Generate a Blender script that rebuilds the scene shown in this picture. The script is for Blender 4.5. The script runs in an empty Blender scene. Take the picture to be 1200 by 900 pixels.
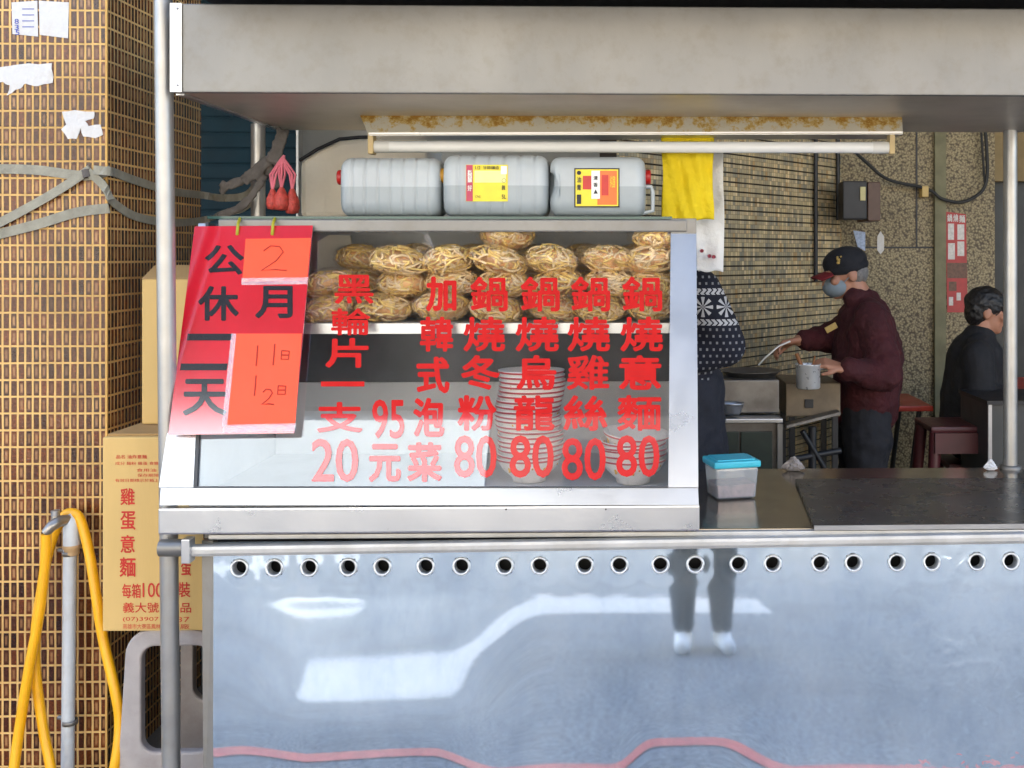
import bpy, bmesh, math, random
from mathutils import Vector, Matrix, Quaternion
R = math.radians
random.seed(7)
S = bpy.context.scene
COL = S.collection

# ------------------------------------------------------------------ camera, sky, sun, exposure
F, PX0, PY0, YAW, CD, CH = 1260.0, 773.0, 300.0, R(1.5), 2.68, 1.53
cam_d = bpy.data.cameras.new('camera'); cam = bpy.data.objects.new('camera', cam_d); COL.objects.link(cam)
cam.location = (0, -CD, CH); cam.rotation_euler = (R(90), 0, -YAW)
cam_d.sensor_width = 36; cam_d.lens = 36 * F / 1200
cam_d.shift_x = -(PX0 - 600) / 1200; cam_d.shift_y = -(450 - PY0) / 1200
cam_d.clip_start = .05; cam_d.clip_end = 500
S.camera = cam
SUN_EL, SUN_ROT = R(52), R(-14)
w = bpy.data.worlds.new('World'); S.world = w; w.use_nodes = True
nt = w.node_tree; nt.nodes.clear()
sky = nt.nodes.new('ShaderNodeTexSky'); sky.sky_type = 'NISHITA'; sky.sun_disc = False
sky.sun_elevation = SUN_EL; sky.sun_rotation = SUN_ROT; sky.air_density = 1.0; sky.dust_density = 3.0; sky.ozone_density = 1.0
bg = nt.nodes.new('ShaderNodeBackground'); bg.inputs['Strength'].default_value = .15
wo = nt.nodes.new('ShaderNodeOutputWorld')
nt.links.new(sky.outputs[0], bg.inputs[0]); nt.links.new(bg.outputs[0], wo.inputs[0])
sun_d = bpy.data.lights.new('sun', 'SUN'); sun_d.energy = 4.5; sun_d.angle = R(.5); sun_d.color = (1, .95, .86)
sun = bpy.data.objects.new('sun', sun_d); COL.objects.link(sun)
SD = Vector((math.sin(SUN_ROT) * math.cos(SUN_EL), math.cos(SUN_ROT) * math.cos(SUN_EL), math.sin(SUN_EL)))
sun.rotation_euler = (-SD).to_track_quat('-Z', 'Y').to_euler(); sun.location = (0, 0, 12)
S.view_settings.view_transform = 'Standard'; S.view_settings.look = 'None'
S.view_settings.exposure = 2.55; S.view_settings.gamma = 1
S.cycles.max_bounces = 8; S.cycles.transparent_max_bounces = 24

# ------------------------------------------------------------------ helpers
def ray(px, py):
    u = (px - PX0) / F; v = (PY0 - py) / F
    c, s = math.cos(YAW), math.sin(YAW)
    return Vector((s + u * c, c - u * s, v))
CAM = Vector((0, -CD, CH))
def P(px, py, Y):
    d = ray(px, py); return CAM + d * ((Y + CD) / d.y)
def PXp(px, py, X):
    d = ray(px, py); return CAM + d * (X / d.x)
def PZ(px, py, Z):
    d = ray(px, py); return CAM + d * ((Z - CH) / d.z)
def Pn(px, py, o, n):
    d = ray(px, py); return CAM + d * ((o - CAM).dot(n) / d.dot(n))
def srgb(r, g, b):
    f = lambda c: (c / 255 / 12.92) if c / 255 <= .04045 else ((c / 255 + .055) / 1.055) ** 2.4
    return (f(r), f(g), f(b), 1)
def V(*a): return Vector(a)

class NB:
    def __init__(s, name):
        s.m = bpy.data.materials.new(name); s.m.use_nodes = True
        s.t = s.m.node_tree; s.b = s.t.nodes['Principled BSDF']; s.out = s.t.nodes['Material Output']
    def n(s, typ, **kw):
        x = s.t.nodes.new('ShaderNode' + typ)
        for k, v in kw.items(): setattr(x, k, v)
        return x
    def l(s, a, b): s.t.links.new(a, b)
    def coord(s, scale=(1, 1, 1)):
        c = s.n('TexCoord'); m = s.n('Mapping'); m.inputs['Scale'].default_value = scale
        s.l(c.outputs['Object'], m.inputs['Vector']); return m.outputs[0]
    def noise(s, scale, detail=4, vec=None, rough=.55):
        x = s.n('TexNoise'); x.inputs['Scale'].default_value = scale; x.inputs['Detail'].default_value = detail; x.inputs['Roughness'].default_value = rough
        s.l(vec if vec is not None else s.coord(), x.inputs['Vector']); return x.outputs['Fac']
    def ramp(s, fac, stops):
        x = s.n('ValToRGB'); e = x.color_ramp.elements
        while len(e) < len(stops): e.new(.5)
        for k, (p, c) in enumerate(stops): e[k].position = p; e[k].color = c
        s.l(fac, x.inputs[0]); return x.outputs[0]
    def mix(s, fac, a, b, mode='MIX'):
        x = s.n('MixRGB', blend_type=mode)
        for i, v in ((0, fac), (1, a), (2, b)):
            if hasattr(v, 'links'): s.l(v, x.inputs[i])
            else: x.inputs[i].default_value = v
        return x.outputs[0]
    def bump(s, h, strength=.3, dist=.01):
        x = s.n('Bump'); x.inputs['Strength'].default_value = strength; x.inputs['Distance'].default_value = dist
        s.l(h, x.inputs['Height']); s.l(x.outputs[0], s.b.inputs['Normal']); return x
    def set(s, **k):
        for a, v in k.items(): s.b.inputs[a.replace('_', ' ')].default_value = v
        return s

MATS = {}
def simple(name, col, rough=.5, metal=0, var=.15, vscale=9, bump=0, bscale=60, bdist=.004, stretch=(1, 1, 1), spec=.5, dirt=None, rvar=.1):
    """principled colour with noise-driven variation in value and roughness"""
    if name in MATS: return MATS[name]
    k = NB(name); k.set(Roughness=rough, Metallic=metal); k.b.inputs['Specular IOR Level'].default_value = spec
    vec = k.coord(stretch)
    n1 = k.noise(vscale, 6, vec)
    lo = tuple(c * (1 - var) for c in col[:3]) + (1,); hi = tuple(min(1, c * (1 + var)) for c in col[:3]) + (1,)
    c = k.ramp(n1, [(.3, lo), (.7, hi)])
    if dirt:
        dc, ds, da = dirt
        n2 = k.noise(ds, 8, k.coord(), .65)
        f = k.ramp(n2, [(.55 - .2 * da, (0, 0, 0, 1)), (.72, (da, da, da, 1))])
        c = k.mix(f, c, dc)
    k.l(c, k.b.inputs['Base Color'])
    mr = k.n('MapRange'); mr.inputs['To Min'].default_value = max(0, rough - rvar); mr.inputs['To Max'].default_value = min(1, rough + rvar)
    k.l(k.noise(vscale * 2.3, 5, vec), mr.inputs['Value']); k.l(mr.outputs[0], k.b.inputs['Roughness'])
    if bump: k.bump(k.noise(bscale, 4, vec), bump, bdist)
    MATS[name] = k.m; return k.m

def clear_mat(name, tint, gloss, rough=.03, bump=0, bscale=40, fres=True, body=0, bodycol=(.8, .8, .8, 1)):
    k = NB(name); t = k.n('BsdfTransparent'); t.inputs[0].default_value = tint
    g = k.n('BsdfGlossy'); g.inputs['Roughness'].default_value = rough; g.inputs['Color'].default_value = (1, 1, 1, 1)
    mx = k.n('MixShader')
    if fres:
        lw = k.n('LayerWeight'); lw.inputs['Blend'].default_value = .35
        mr = k.n('MapRange'); mr.inputs['To Min'].default_value = gloss; mr.inputs['To Max'].default_value = min(1, gloss * 4 + .1)
        k.l(lw.outputs['Facing'], mr.inputs['Value']); k.l(mr.outputs[0], mx.inputs[0])
    else: mx.inputs[0].default_value = gloss
    k.l(t.outputs[0], mx.inputs[1]); k.l(g.outputs[0], mx.inputs[2])
    o = mx
    if body:
        d = k.n('BsdfDiffuse'); d.inputs[0].default_value = bodycol
        m2 = k.n('MixShader'); m2.inputs[0].default_value = body
        k.l(mx.outputs[0], m2.inputs[1]); k.l(d.outputs[0], m2.inputs[2]); o = m2
    if bump:
        b = k.n('Bump'); b.inputs['Strength'].default_value = bump; b.inputs['Distance'].default_value = .01
        k.l(k.noise(bscale, 4), b.inputs['Height']); k.l(b.outputs[0], g.inputs['Normal'])
    k.l(o.outputs[0], k.out.inputs[0]); return k.m

ORG = {}
class MB:
    """collects closed pieces into one mesh (world coordinates)"""
    def __init__(s): s.v = []; s.f = []; s.mi = []; s.sm = []
    def add(s, vs, fs, smooth=False, mi=0):
        o = len(s.v); s.v += [Vector(v) for v in vs]
        for f in fs: s.f.append([i + o for i in f]); s.mi.append(mi); s.sm.append(smooth)
        return s
    def box(s, a, b, mi=0, rot=None, bev=0):
        a = Vector(a); b = Vector(b); c = (a + b) / 2; h = (b - a) / 2
        h = Vector((abs(h.x), abs(h.y), abs(h.z)))
        return s.obox(c, h, rot or Matrix.Identity(3), mi, bev)
    def obox(s, c, h, rot, mi=0, bev=0):
        if bev:
            bm = bmesh.new(); bmesh.ops.create_cube(bm, size=2)
            for v in bm.verts: v.co = Vector((v.co.x * h.x, v.co.y * h.y, v.co.z * h.z))
            bmesh.ops.bevel(bm, geom=bm.edges[:], offset=min(bev, min(h) * .9), segments=2, affect='EDGES', profile=.6)
            bm.verts.ensure_lookup_table()
            s.add([Vector(c) + rot @ v.co for v in bm.verts], [[v.index for v in f.verts] for f in bm.faces], False, mi); bm.free(); return s
        vs = [Vector(c) + rot @ Vector((x * h.x, y * h.y, z * h.z)) for x in (-1, 1) for y in (-1, 1) for z in (-1, 1)]
        return s.add(vs, [(0, 1, 3, 2), (4, 6, 7, 5), (0, 4, 5, 1), (2, 3, 7, 6), (0, 2, 6, 4), (1, 5, 7, 3)], False, mi)
    def prism(s, pts, off, mi=0, smooth=False):
        """closed slab from a planar outline, extruded by vector off"""
        n = len(pts); pts = [Vector(p) for p in pts]; off = Vector(off)
        vs = pts + [p + off for p in pts]
        return s.add(vs, [list(range(n)), list(range(2 * n - 1, n - 1, -1))] + [[i, i + n, (i + 1) % n + n, (i + 1) % n] for i in range(n)], smooth, mi)
    def tube(s, pts, r, seg=10, mi=0, caps=True, flat=1.0):
        pts = [Vector(p) for p in pts]; n = len(pts)
        rs = r if isinstance(r, (list, tuple)) else [r] * n
        t0 = (pts[1] - pts[0]).normalized(); up = Vector((0, 0, 1)) if abs(t0.z) < .9 else Vector((1, 0, 0))
        u = t0.cross(up).normalized(); vs = []
        for i in range(n):
            t = (pts[min(i + 1, n - 1)] - pts[max(i - 1, 0)]).normalized()
            u = (u - t * u.dot(t)).normalized(); w_ = t.cross(u)
            for k in range(seg):
                a = 2 * math.pi * k / seg
                vs.append(pts[i] + (u * math.cos(a) * flat + w_ * math.sin(a)) * rs[i])
        fs = [[i * seg + k, i * seg + (k + 1) % seg, (i + 1) * seg + (k + 1) % seg, (i + 1) * seg + k] for i in range(n - 1) for k in range(seg)]
        s.add(vs, fs, True, mi)
        if caps:
            s.add(vs[:seg], [list(range(seg))[::-1]], False, mi); s.add(vs[-seg:], [list(range(seg))], False, mi)
        return s
    def lathe(s, c, prof, seg=24, axis=Vector((0, 0, 1)), mi=0):
        q = Vector((0, 0, 1)).rotation_difference(Vector(axis)); c = Vector(c); vs = []
        for (r, z) in prof:
            for k in range(seg):
                a = 2 * math.pi * k / seg
                vs.append(c + q @ Vector((r * math.cos(a), r * math.sin(a), z)))
        fs = [[i * seg + k, i * seg + (k + 1) % seg, (i + 1) * seg + (k + 1) % seg, (i + 1) * seg + k] for i in range(len(prof) - 1) for k in range(seg)]
        return s.add(vs, fs, True, mi)
    def ell(s, c, r, rot=None, mi=0, seg=16, rings=10):
        c = Vector(c); rot = rot or Matrix.Identity(3); r = r if hasattr(r, '__len__') else (r, r, r)
        bm = bmesh.new(); bmesh.ops.create_uvsphere(bm, u_segments=seg, v_segments=rings, radius=1)
        s.add([c + rot @ Vector((v.co.x * r[0], v.co.y * r[1], v.co.z * r[2])) for v in bm.verts], [[v.index for v in f.verts] for f in bm.faces], True, mi); bm.free(); return s
    def cap(s, a, b, ra, rb, mi=0):
        """tapered capsule"""
        a = Vector(a); b = Vector(b)
        s.ell(a, ra, mi=mi, seg=14, rings=8); s.ell(b, rb, mi=mi, seg=14, rings=8)
        if (a - b).length > 1e-4: s.tube([a, b], [ra, rb], 14, mi)
        return s
    def grid(s, fn, nu, nv, smooth=True, mi=0, flip=False):
        vs = [fn(i / nu, j / nv) for j in range(nv + 1) for i in range(nu + 1)]
        fs = []
        for j in range(nv):
            for i in range(nu):
                q = [j * (nu + 1) + i, j * (nu + 1) + i + 1, (j + 1) * (nu + 1) + i + 1, (j + 1) * (nu + 1) + i]
                fs.append(q[::-1] if flip else q)
        return s.add(vs, fs, smooth, mi)
    def mesh(s, name, mats, org):
        me = bpy.data.meshes.new(name); me.from_pydata([v - org for v in s.v], [], s.f)
        for m in (mats if isinstance(mats, (list, tuple)) else [mats]): me.materials.append(m)
        me.polygons.foreach_set('material_index', s.mi); me.polygons.foreach_set('use_smooth', s.sm)
        me.update(); return me
    def build(s, name, mats, parent=None, org=None, mods=None):
        if parent is not None: org = ORG[parent.name]
        org = Vector(org) if org is not None else Vector((0, 0, 0))
        o = bpy.data.objects.new(name, s.mesh(name, mats, org)); COL.objects.link(o)
        if parent is not None: o.parent = parent
        else: o.location = org
        ORG[o.name] = org
        return o

def bake(o):
    """apply the modifiers of an object"""
    dg = bpy.context.evaluated_depsgraph_get(); dg.update()
    me = bpy.data.meshes.new_from_object(o.evaluated_get(dg)); o.modifiers.clear(); old = o.data; o.data = me; me.name = o.name
    bpy.data.meshes.remove(old); return o
def remesh(o, voxel, smooth=4, noise=0, nscale=.1, sub=False):
    m = o.modifiers.new('r', 'REMESH'); m.mode = 'VOXEL'; m.voxel_size = voxel; m.use_smooth_shade = True
    if smooth: s = o.modifiers.new('s', 'SMOOTH'); s.iterations = smooth; s.factor = .5
    if noise:
        t = bpy.data.textures.new('folds', 'CLOUDS'); t.noise_scale = nscale
        d = o.modifiers.new('d', 'DISPLACE'); d.texture = t; d.strength = noise; d.mid_level = .5
    return bake(o)
def tag(o, label, cat=None, group=None, kind=None):
    if label: o['label'] = label
    if cat: o['category'] = cat
    if group: o['group'] = group
    if kind: o['kind'] = kind
    return o
def thing(name, loc, label, cat, group=None):
    o = bpy.data.objects.new(name, None); COL.objects.link(o); o.location = loc; o.empty_display_size = .05
    ORG[o.name] = Vector(loc); return tag(o, label, cat, group)
def copy_tree(o, parent=None):
    c = o.copy(); COL.objects.link(c)
    if parent is not None: c.parent = parent
    for ch in list(o.children): copy_tree(ch, c)
    return c
def struct(o): o['kind'] = 'structure'; return o

def glyphs(body, bold=0):
    """outline of a string as (verts, faces) in the unit box of its own bounds"""
    cu = bpy.data.curves.new('txt', 'FONT'); cu.body = body; cu.size = 1; cu.offset = bold; cu.extrude = 0; cu.resolution_u = 3
    o = bpy.data.objects.new('txt', cu); COL.objects.link(o)
    dg = bpy.context.evaluated_depsgraph_get(); dg.update()
    me = bpy.data.meshes.new_from_object(o.evaluated_get(dg))
    vs = [v.co.copy() for v in me.vertices]; fs = [list(p.vertices) for p in me.polygons]
    bpy.data.objects.remove(o); bpy.data.curves.remove(cu); bpy.data.meshes.remove(me)
    x0 = min(v.x for v in vs); x1 = max(v.x for v in vs); y0 = min(v.y for v in vs); y1 = max(v.y for v in vs)
    return [((v.x - x0) / (x1 - x0), (v.y - y0) / max(1e-6, y1 - y0)) for v in vs], fs
def letter(mb, body, box, tf, bold=.02, mi=0):
    """put a string in box=(x0,y0,x1,y1) (y down) mapped to the world by tf(x,y)"""
    g, fs = glyphs(body, 0); x0, y0, x1, y1 = box
    rad = bold * (y1 - y0) * .8; n = 1 if rad <= .02 else (5 if rad < .5 else 9)
    x0 += rad; x1 -= rad; y0 += rad; y1 -= rad
    for i in range(n):                       # heavier strokes: the outline laid down again, each sheet a hair prouder
        dx, dy = (0, 0) if i == 0 else (rad * math.cos(i * 2 * math.pi / (n - 1)), rad * math.sin(i * 2 * math.pi / (n - 1)))
        pts = [tf(x0 + a * (x1 - x0) + dx, y1 - b * (y1 - y0) + dy) for a, b in g]
        mb.add([p + (CAM - p) * (3e-5 * i) for p in pts], fs, False, mi)

# ------------------------------------------------------------------ materials
STEEL = simple('brushed_steel', (.225, .217, .203, 1), .45, .6, .09, 3, .2, 70, .002, (1, 1, .6), dirt=((.17, .145, .11, 1), 22, .35))
STEEL_PALE = simple('pale_aluminium', (.60, .60, .605, 1), .3, .85, .05, 4, .1, 80, .002, dirt=((.5, .49, .47, 1), 14, .1))
STEEL_DARK = simple('dull_steel', (.36, .36, .37, 1), .4, .8, .12, 5, .1, 60, .002)
PIPE = simple('steel_pipe', (.40, .39, .37, 1), .36, .65, .1, 12, .05, 90, .001, dirt=((.38, .33, .26, 1), 18, .35))
ASPHALT = simple('asphalt', (.155, .172, .19, 1), .85, 0, .45, 45, .5, 220, .006, dirt=((.07, .072, .076, 1), 1.3, .5))
PAVE = simple('pavement_concrete', (.16, .152, .14, 1), .8, 0, .25, 6, .3, 120, .004, dirt=((.12, .1, .08, 1), 2, .5))
WHITE_PAINT = simple('road_paint', (.40, .40, .39, 1), .7, 0, .12, 20, .2, 200, .003, dirt=((.3, .3, .3, 1), 8, .4))
RED_PAINT = simple('kerb_red_paint', (.5, .06, .06, 1), .6, 0, .2, 20, .2, 200, .003)
CARD = simple('cardboard', srgb(205, 170, 105), .8, 0, .06, 8, .15, 160, .002, (1, 1, .2))
CARD_DARK = simple('brown_cardboard', srgb(165, 130, 80), .85, 0, .08, 8, .15, 160, .002)
INK_RED = simple('red_print', srgb(190, 40, 25), .6, 0, .1, 40)
BLACK = simple('black_paint', (.012, .012, .014, 1), .5, 0, .2, 20)
BLACK_CLOTH = simple('black_cloth', (.012, .012, .015, 1), .9, 0, .3, 20, .3, 120, .004)
SKIN = simple('skin', srgb(170, 120, 95), .55, 0, .1, 30, .1, 200, .002)
RUBBER = simple('dark_rubber', (.02, .02, .02, 1), .6, 0, .2, 20)

def tile_mat(name, bw, rh, mortar, c1, c2, mc, rough=.22, dist=.003, blue=False, mvec=None):
    k = NB(name); c = k.n('TexCoord'); sp = k.n('SeparateXYZ'); k.l(c.outputs['Object'], sp.inputs[0])
    ad = k.n('Math', operation='ADD'); k.l(sp.outputs[0], ad.inputs[0]); k.l(sp.outputs[1], ad.inputs[1])
    cb = k.n('CombineXYZ'); k.l(ad.outputs[0], cb.inputs[0]); k.l(sp.outputs[2], cb.inputs[1])
    # slight hand-laid waviness
    nz = k.n('TexNoise'); nz.inputs['Scale'].default_value = 9; k.l(cb.outputs[0], nz.inputs['Vector'])
    mm = k.n('VectorMath', operation='MULTIPLY_ADD'); mm.inputs[1].default_value = (.003, .003, 0); k.l(nz.outputs['Color'], mm.inputs[0]); k.l(cb.outputs[0], mm.inputs[2])
    br = k.n('TexBrick'); br.offset = 0; br.squash = 1
    for a, v in (('Scale', 1), ('Mortar Size', mortar), ('Mortar Smooth', .35), ('Bias', 0), ('Brick Width', bw), ('Row Height', rh), ('Color1', c1), ('Color2', c2), ('Mortar', mc)): br.inputs[a].default_value = v
    k.l(mm.outputs[0], br.inputs['Vector'])
    col = br.outputs['Color']
    # fired-glaze mottling inside each tile, its brightest spots painted glints
    g = k.ramp(k.noise(160, 3, cb.outputs[0]), [(.35, (.5, .45, .45, 1)), (.6, (1, 1, 1, 1)), (.72, (2.2, 2.0, 1.7, 1))])
    col2 = k.mix(.8, col, g, 'MULTIPLY'); col = k.mix(br.outputs['Fac'], col2, mc)
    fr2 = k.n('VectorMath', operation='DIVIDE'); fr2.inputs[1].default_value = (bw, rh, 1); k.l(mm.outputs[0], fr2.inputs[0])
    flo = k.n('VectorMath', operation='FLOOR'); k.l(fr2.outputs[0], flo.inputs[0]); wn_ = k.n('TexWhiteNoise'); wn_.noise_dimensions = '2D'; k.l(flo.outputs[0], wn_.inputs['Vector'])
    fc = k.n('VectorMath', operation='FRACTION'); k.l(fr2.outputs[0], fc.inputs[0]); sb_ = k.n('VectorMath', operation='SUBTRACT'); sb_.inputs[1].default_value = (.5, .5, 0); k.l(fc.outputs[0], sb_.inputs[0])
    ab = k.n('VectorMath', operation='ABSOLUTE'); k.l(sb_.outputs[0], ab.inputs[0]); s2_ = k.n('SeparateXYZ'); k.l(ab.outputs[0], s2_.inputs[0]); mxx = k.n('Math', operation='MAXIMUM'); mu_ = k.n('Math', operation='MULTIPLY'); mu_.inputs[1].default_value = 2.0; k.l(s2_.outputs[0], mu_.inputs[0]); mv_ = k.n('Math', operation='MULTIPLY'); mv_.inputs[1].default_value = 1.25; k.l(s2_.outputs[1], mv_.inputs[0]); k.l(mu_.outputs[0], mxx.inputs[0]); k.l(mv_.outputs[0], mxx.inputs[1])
    core_glint = k.ramp(mxx.outputs[0], [(.22, (1, 1, 1, 1)), (.42, (0, 0, 0, 1))]); pick = k.ramp(wn_.outputs['Value'], [(.35, (0, 0, 0, 1)), (1, (.85, .85, .85, 1))])
    cf = k.mix(1, core_glint, pick, 'MULTIPLY'); col = k.mix(cf, col, srgb(190, 140, 92) if c1[0] < .5 else c1)  # lighter tile centres: a glossy highlight painted into the colour of random tiles
    dirt = k.ramp(k.noise(3, 8, cb.outputs[0], .7), [(.38, (.55, .5, .44, 1)), (.62, (1, 1, 1, 1))])
    col = k.mix(.7, col, dirt, 'MULTIPLY'); k.l(col, k.b.inputs['Base Color'])
    rr = k.n('MapRange'); rr.inputs['To Min'].default_value = rough; rr.inputs['To Max'].default_value = .85
    k.l(br.outputs['Fac'], rr.inputs['Value']); k.l(rr.outputs[0], k.b.inputs['Roughness'])
    inv = k.n('Math', operation='SUBTRACT'); inv.inputs[0].default_value = 1; k.l(br.outputs['Fac'], inv.inputs[1])
    a2 = k.n('Math', operation='MULTIPLY_ADD'); a2.inputs[1].default_value = .35
    k.l(k.noise(120, 2, cb.outputs[0]), a2.inputs[0]); k.l(inv.outputs[0], a2.inputs[2])
    k.bump(a2.outputs[0], .9, dist); return k.m
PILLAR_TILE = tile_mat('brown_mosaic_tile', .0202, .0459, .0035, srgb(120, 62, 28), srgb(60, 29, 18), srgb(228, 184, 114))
WALL_TILE = tile_mat('beige_wall_tile', .019, .05, .0026, srgb(196, 170, 120), srgb(150, 140, 125), srgb(60, 50, 40), .35, .002)
k = NB('pebble_render'); vz = k.n('TexVoronoi'); vz.inputs['Scale'].default_value = 85; k.l(k.coord(), vz.inputs['Vector'])
pc = k.ramp(vz.outputs['Distance'], [(.1, srgb(172, 158, 122)), (.5, srgb(140, 126, 94)), (.8, srgb(84, 72, 52))])
k.l(k.mix(.5, pc, k.ramp(k.noise(2.5, 8), [(.3, (.72, .68, .62, 1)), (.65, (1, 1, 1, 1))]), 'MULTIPLY'), k.b.inputs['Base Color']); k.b.inputs['Roughness'].default_value = .55
iv = k.n('Math', operation='SUBTRACT'); iv.inputs[0].default_value = 1; k.l(vz.outputs['Distance'], iv.inputs[1]); k.bump(iv.outputs[0], .6, .006); PEBBLE = k.m

# ------------------------------------------------------------------ ground and street
def sheet(name, x0, x1, y0, y1, z, m, th=None):
    mb = MB(); mb.add([(x0, y0, z), (x1, y0, z), (x1, y1, z), (x0, y1, z)], [(0, 1, 2, 3)]); return struct(mb.build(name, m))
sheet('ground', -90, 90, -90, 90, 0, ASPHALT)
mb = MB(); mb.box((-14, .02, .004), (14, 9, .1)); struct(mb.build('pavement', PAVE))
mb = MB()
mb.add([(-2.05, -4.6, .004), (.82, -4.4, .004), (.86, -3.85, .004), (-2.05, -3.85, .004)], [(0, 1, 2, 3)])
mb.add([(-6, -6.7, .004), (-2.2, -6.7, .004), (-2.2, -6.2, .004), (-6, -6.2, .004)], [(0, 1, 2, 3)])
struct(mb.build('road_markings', WHITE_PAINT))
mb = MB(); mb.add([(-12, -1.08, .004), (12, -1.08, .004), (12, -.97, .004), (-12, -.97, .004)], [(0, 1, 2, 3)]); struct(mb.build('kerb_line', RED_PAINT))

# opposite side of the street (reflected only; storeys added to shape reflections and bounce light)
OPW = simple('white_painted_wall', (.60, .69, .76, 1), .95, 0, .06, 1, .1, 30, .004, spec=.1, rvar=0)
OPC = simple('cream_facade_render', (.66, .63, .57, 1), .9, 0, .06, 1, spec=.1)  # pale lower storey, bounces light onto the cart
OPD = simple('dark_facade_tile', (.012, .012, .012, 1), 1, 0, .3, 2, spec=0, rvar=0)  # near-black so the case glass has something dark to reflect
OPB = simple('beige_facade_tile', (.60, .56, .49, 1), .9, 0, .1, 2, spec=.1)  # pale ground floor to send light into the arcade
OPM = simple('grey_facade_tile', (.13, .127, .125, 1), 1, 0, .25, 2, spec=0, rvar=0)
GLASSD = simple('window_glass', (.03, .035, .04, 1), .08, 0, .2, 2)
t = thing('opposite_house', (-6, -9, 0), 'out-of-view white rendered house across the street, dark roof storey shaped for the glass reflection', 'building')
mb = MB(); mb.box((-6.6, -14, 4.5), (-1.703, -9, 6.5)); mb.build('upper_wall', OPW, t)
mb = MB(); mb.box((-14, -14, 0), (-1.703, -8.98, 4.498)); mb.build('wall', OPC, t)
mb = MB(); mb.box((-6.6, -14, 6.5), (-1.703, -8.9, 10.0)); mb.build('dark_reflection_storey', OPD, t)
for i in range(3):
    mb = MB(); x = -12.5 + 3 * i; mb.box((x, -9.0, 1.2), (x + 1.7, -8.94, 2.8)); mb.build('window', GLASSD, t)
t = thing('opposite_shop', (4, -9, 0), 'out-of-view shophouse across the street, dark storeys for reflection, pale ground floor for bounce light', 'building')
mb = MB(); mb.box((-1.7, -14, 6.5), (1.9, -9, 10.0)); mb.build('wall', OPD, t)
mb = MB(); mb.box((-1.695, -13.95, 4.6), (1.89, -9.05, 6.5)); mb.build('middle_storey', OPM, t)
mb = MB(); mb.box((-1.69, -13.9, 0), (13.9, -9.1, 4.6)); mb.build('shopfront', OPB, t)
for i in range(1):
    mb = MB(); x = -.8 + 3 * i; mb.box((x, -9.09, 4.9), (x + 1.8, -9.02, 6.1)); mb.build('window', GLASSD, t)

# ------------------------------------------------------------------ the arcade behind the cart
YW = 3.6
WALLG = simple('grey_plaster', srgb(178, 176, 168), .85, 0, .06, 3, .2, 60, .003, dirt=(srgb(130, 120, 105), 4, .4))
CEIL = simple('arcade_plaster', (.26, .245, .22, 1), .9, 0, .1, 2)
mb = MB(); mb.box((-12, .28, 3.3), (12, 9, 11)); tag(mb.build('shophouse', CEIL), 'plastered shophouse upper floors above the arcade', 'building')
mb = MB(); mb.box((-3.1, YW, .1), (1.22, YW + .15, 3.3)); tag(mb.build('plaster_wall', WALLG), 'light grey plaster wall behind the jugs on the display case', 'wall')
mb = MB(); mb.box((1.223, YW + .001, .1), (2.14, YW + .15, 3.3))
pw = tag(mb.build('pebble_wall', PEBBLE), 'pebble-dashed arcade wall with a red poster on it', 'wall')
PIL = simple('greenish_concrete', srgb(120, 116, 90), .85, 0, .2, 10, .4, 60, .006)
mb = MB(); a = P(1094, 100, YW); b = P(1107, 100, YW); mb.box((a.x, YW - .03, .1), (b.x, YW + .0, 3.3)); mb.build('pilaster', PIL, pw)
for (x0, y0, x1, y1) in ((1073, 100, 1075, 290), (1000, 289, 1094, 291)):
    mb = MB(); a = P(x0, y0, YW); b = P(x1, y1, YW); mb.box((a.x, YW - .004, b.z), (b.x, YW + .001, a.z)); mb.build('panel_joint', BLACK, pw)
# dark doorway at the right, its unlit depth put in as a near-black panel
DK = simple('doorway_dark', (.015, .018, .017, 1), .5, 0, .3, 4)
t = thing('dark_doorway', (2.6, YW, .1), 'dark doorway beyond the right-hand steel post, its shade a near-black panel', 'door')
a = P(1154, 212, YW)
mb = MB(); mb.box((2.143, YW + .1, .1), (9, YW + .16, a.z)); mb.build('slats', DK, t)  # flat panel across the doorway, its colour stands for shade
mb = MB(); mb.box((2.143, YW + .02, a.z), (9, YW + .16, 3.3)); mb.build('lintel', simple('brown_plaster', srgb(128, 110, 76), .8, 0, .2, 8, .3, 60, .005), t)
mb = MB(); mb.box((9, .5, .1), (9.15, YW + .2, 3.3)); tag(mb.build('side_wall', WALLG), 'plain end wall of the arcade, at its right', 'wall')
mb = MB(); mb.box((-9, .9, .1), (-8.85, YW + .2, 3.3)); tag(mb.build('arcade_end_wall', WALLG), 'plain end wall of the arcade, at its left', 'wall')
# angled tiled wall the cook works at
A = V(1.22, YW - .01, 0); D = V(-.643, -.766, 0); N = V(-.766, .643, 0)
mb = MB()
L = 2.0
mb.prism([A + V(0, 0, .1), A + D * L + V(0, 0, .1), A + D * L + V(0, 0, 3.3), A + V(0, 0, 3.3)], V(.766, -.643, 0) * .001 + V(.1, 0, 0) * 0 - V(-.766, .643, 0) * -.1)
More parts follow.
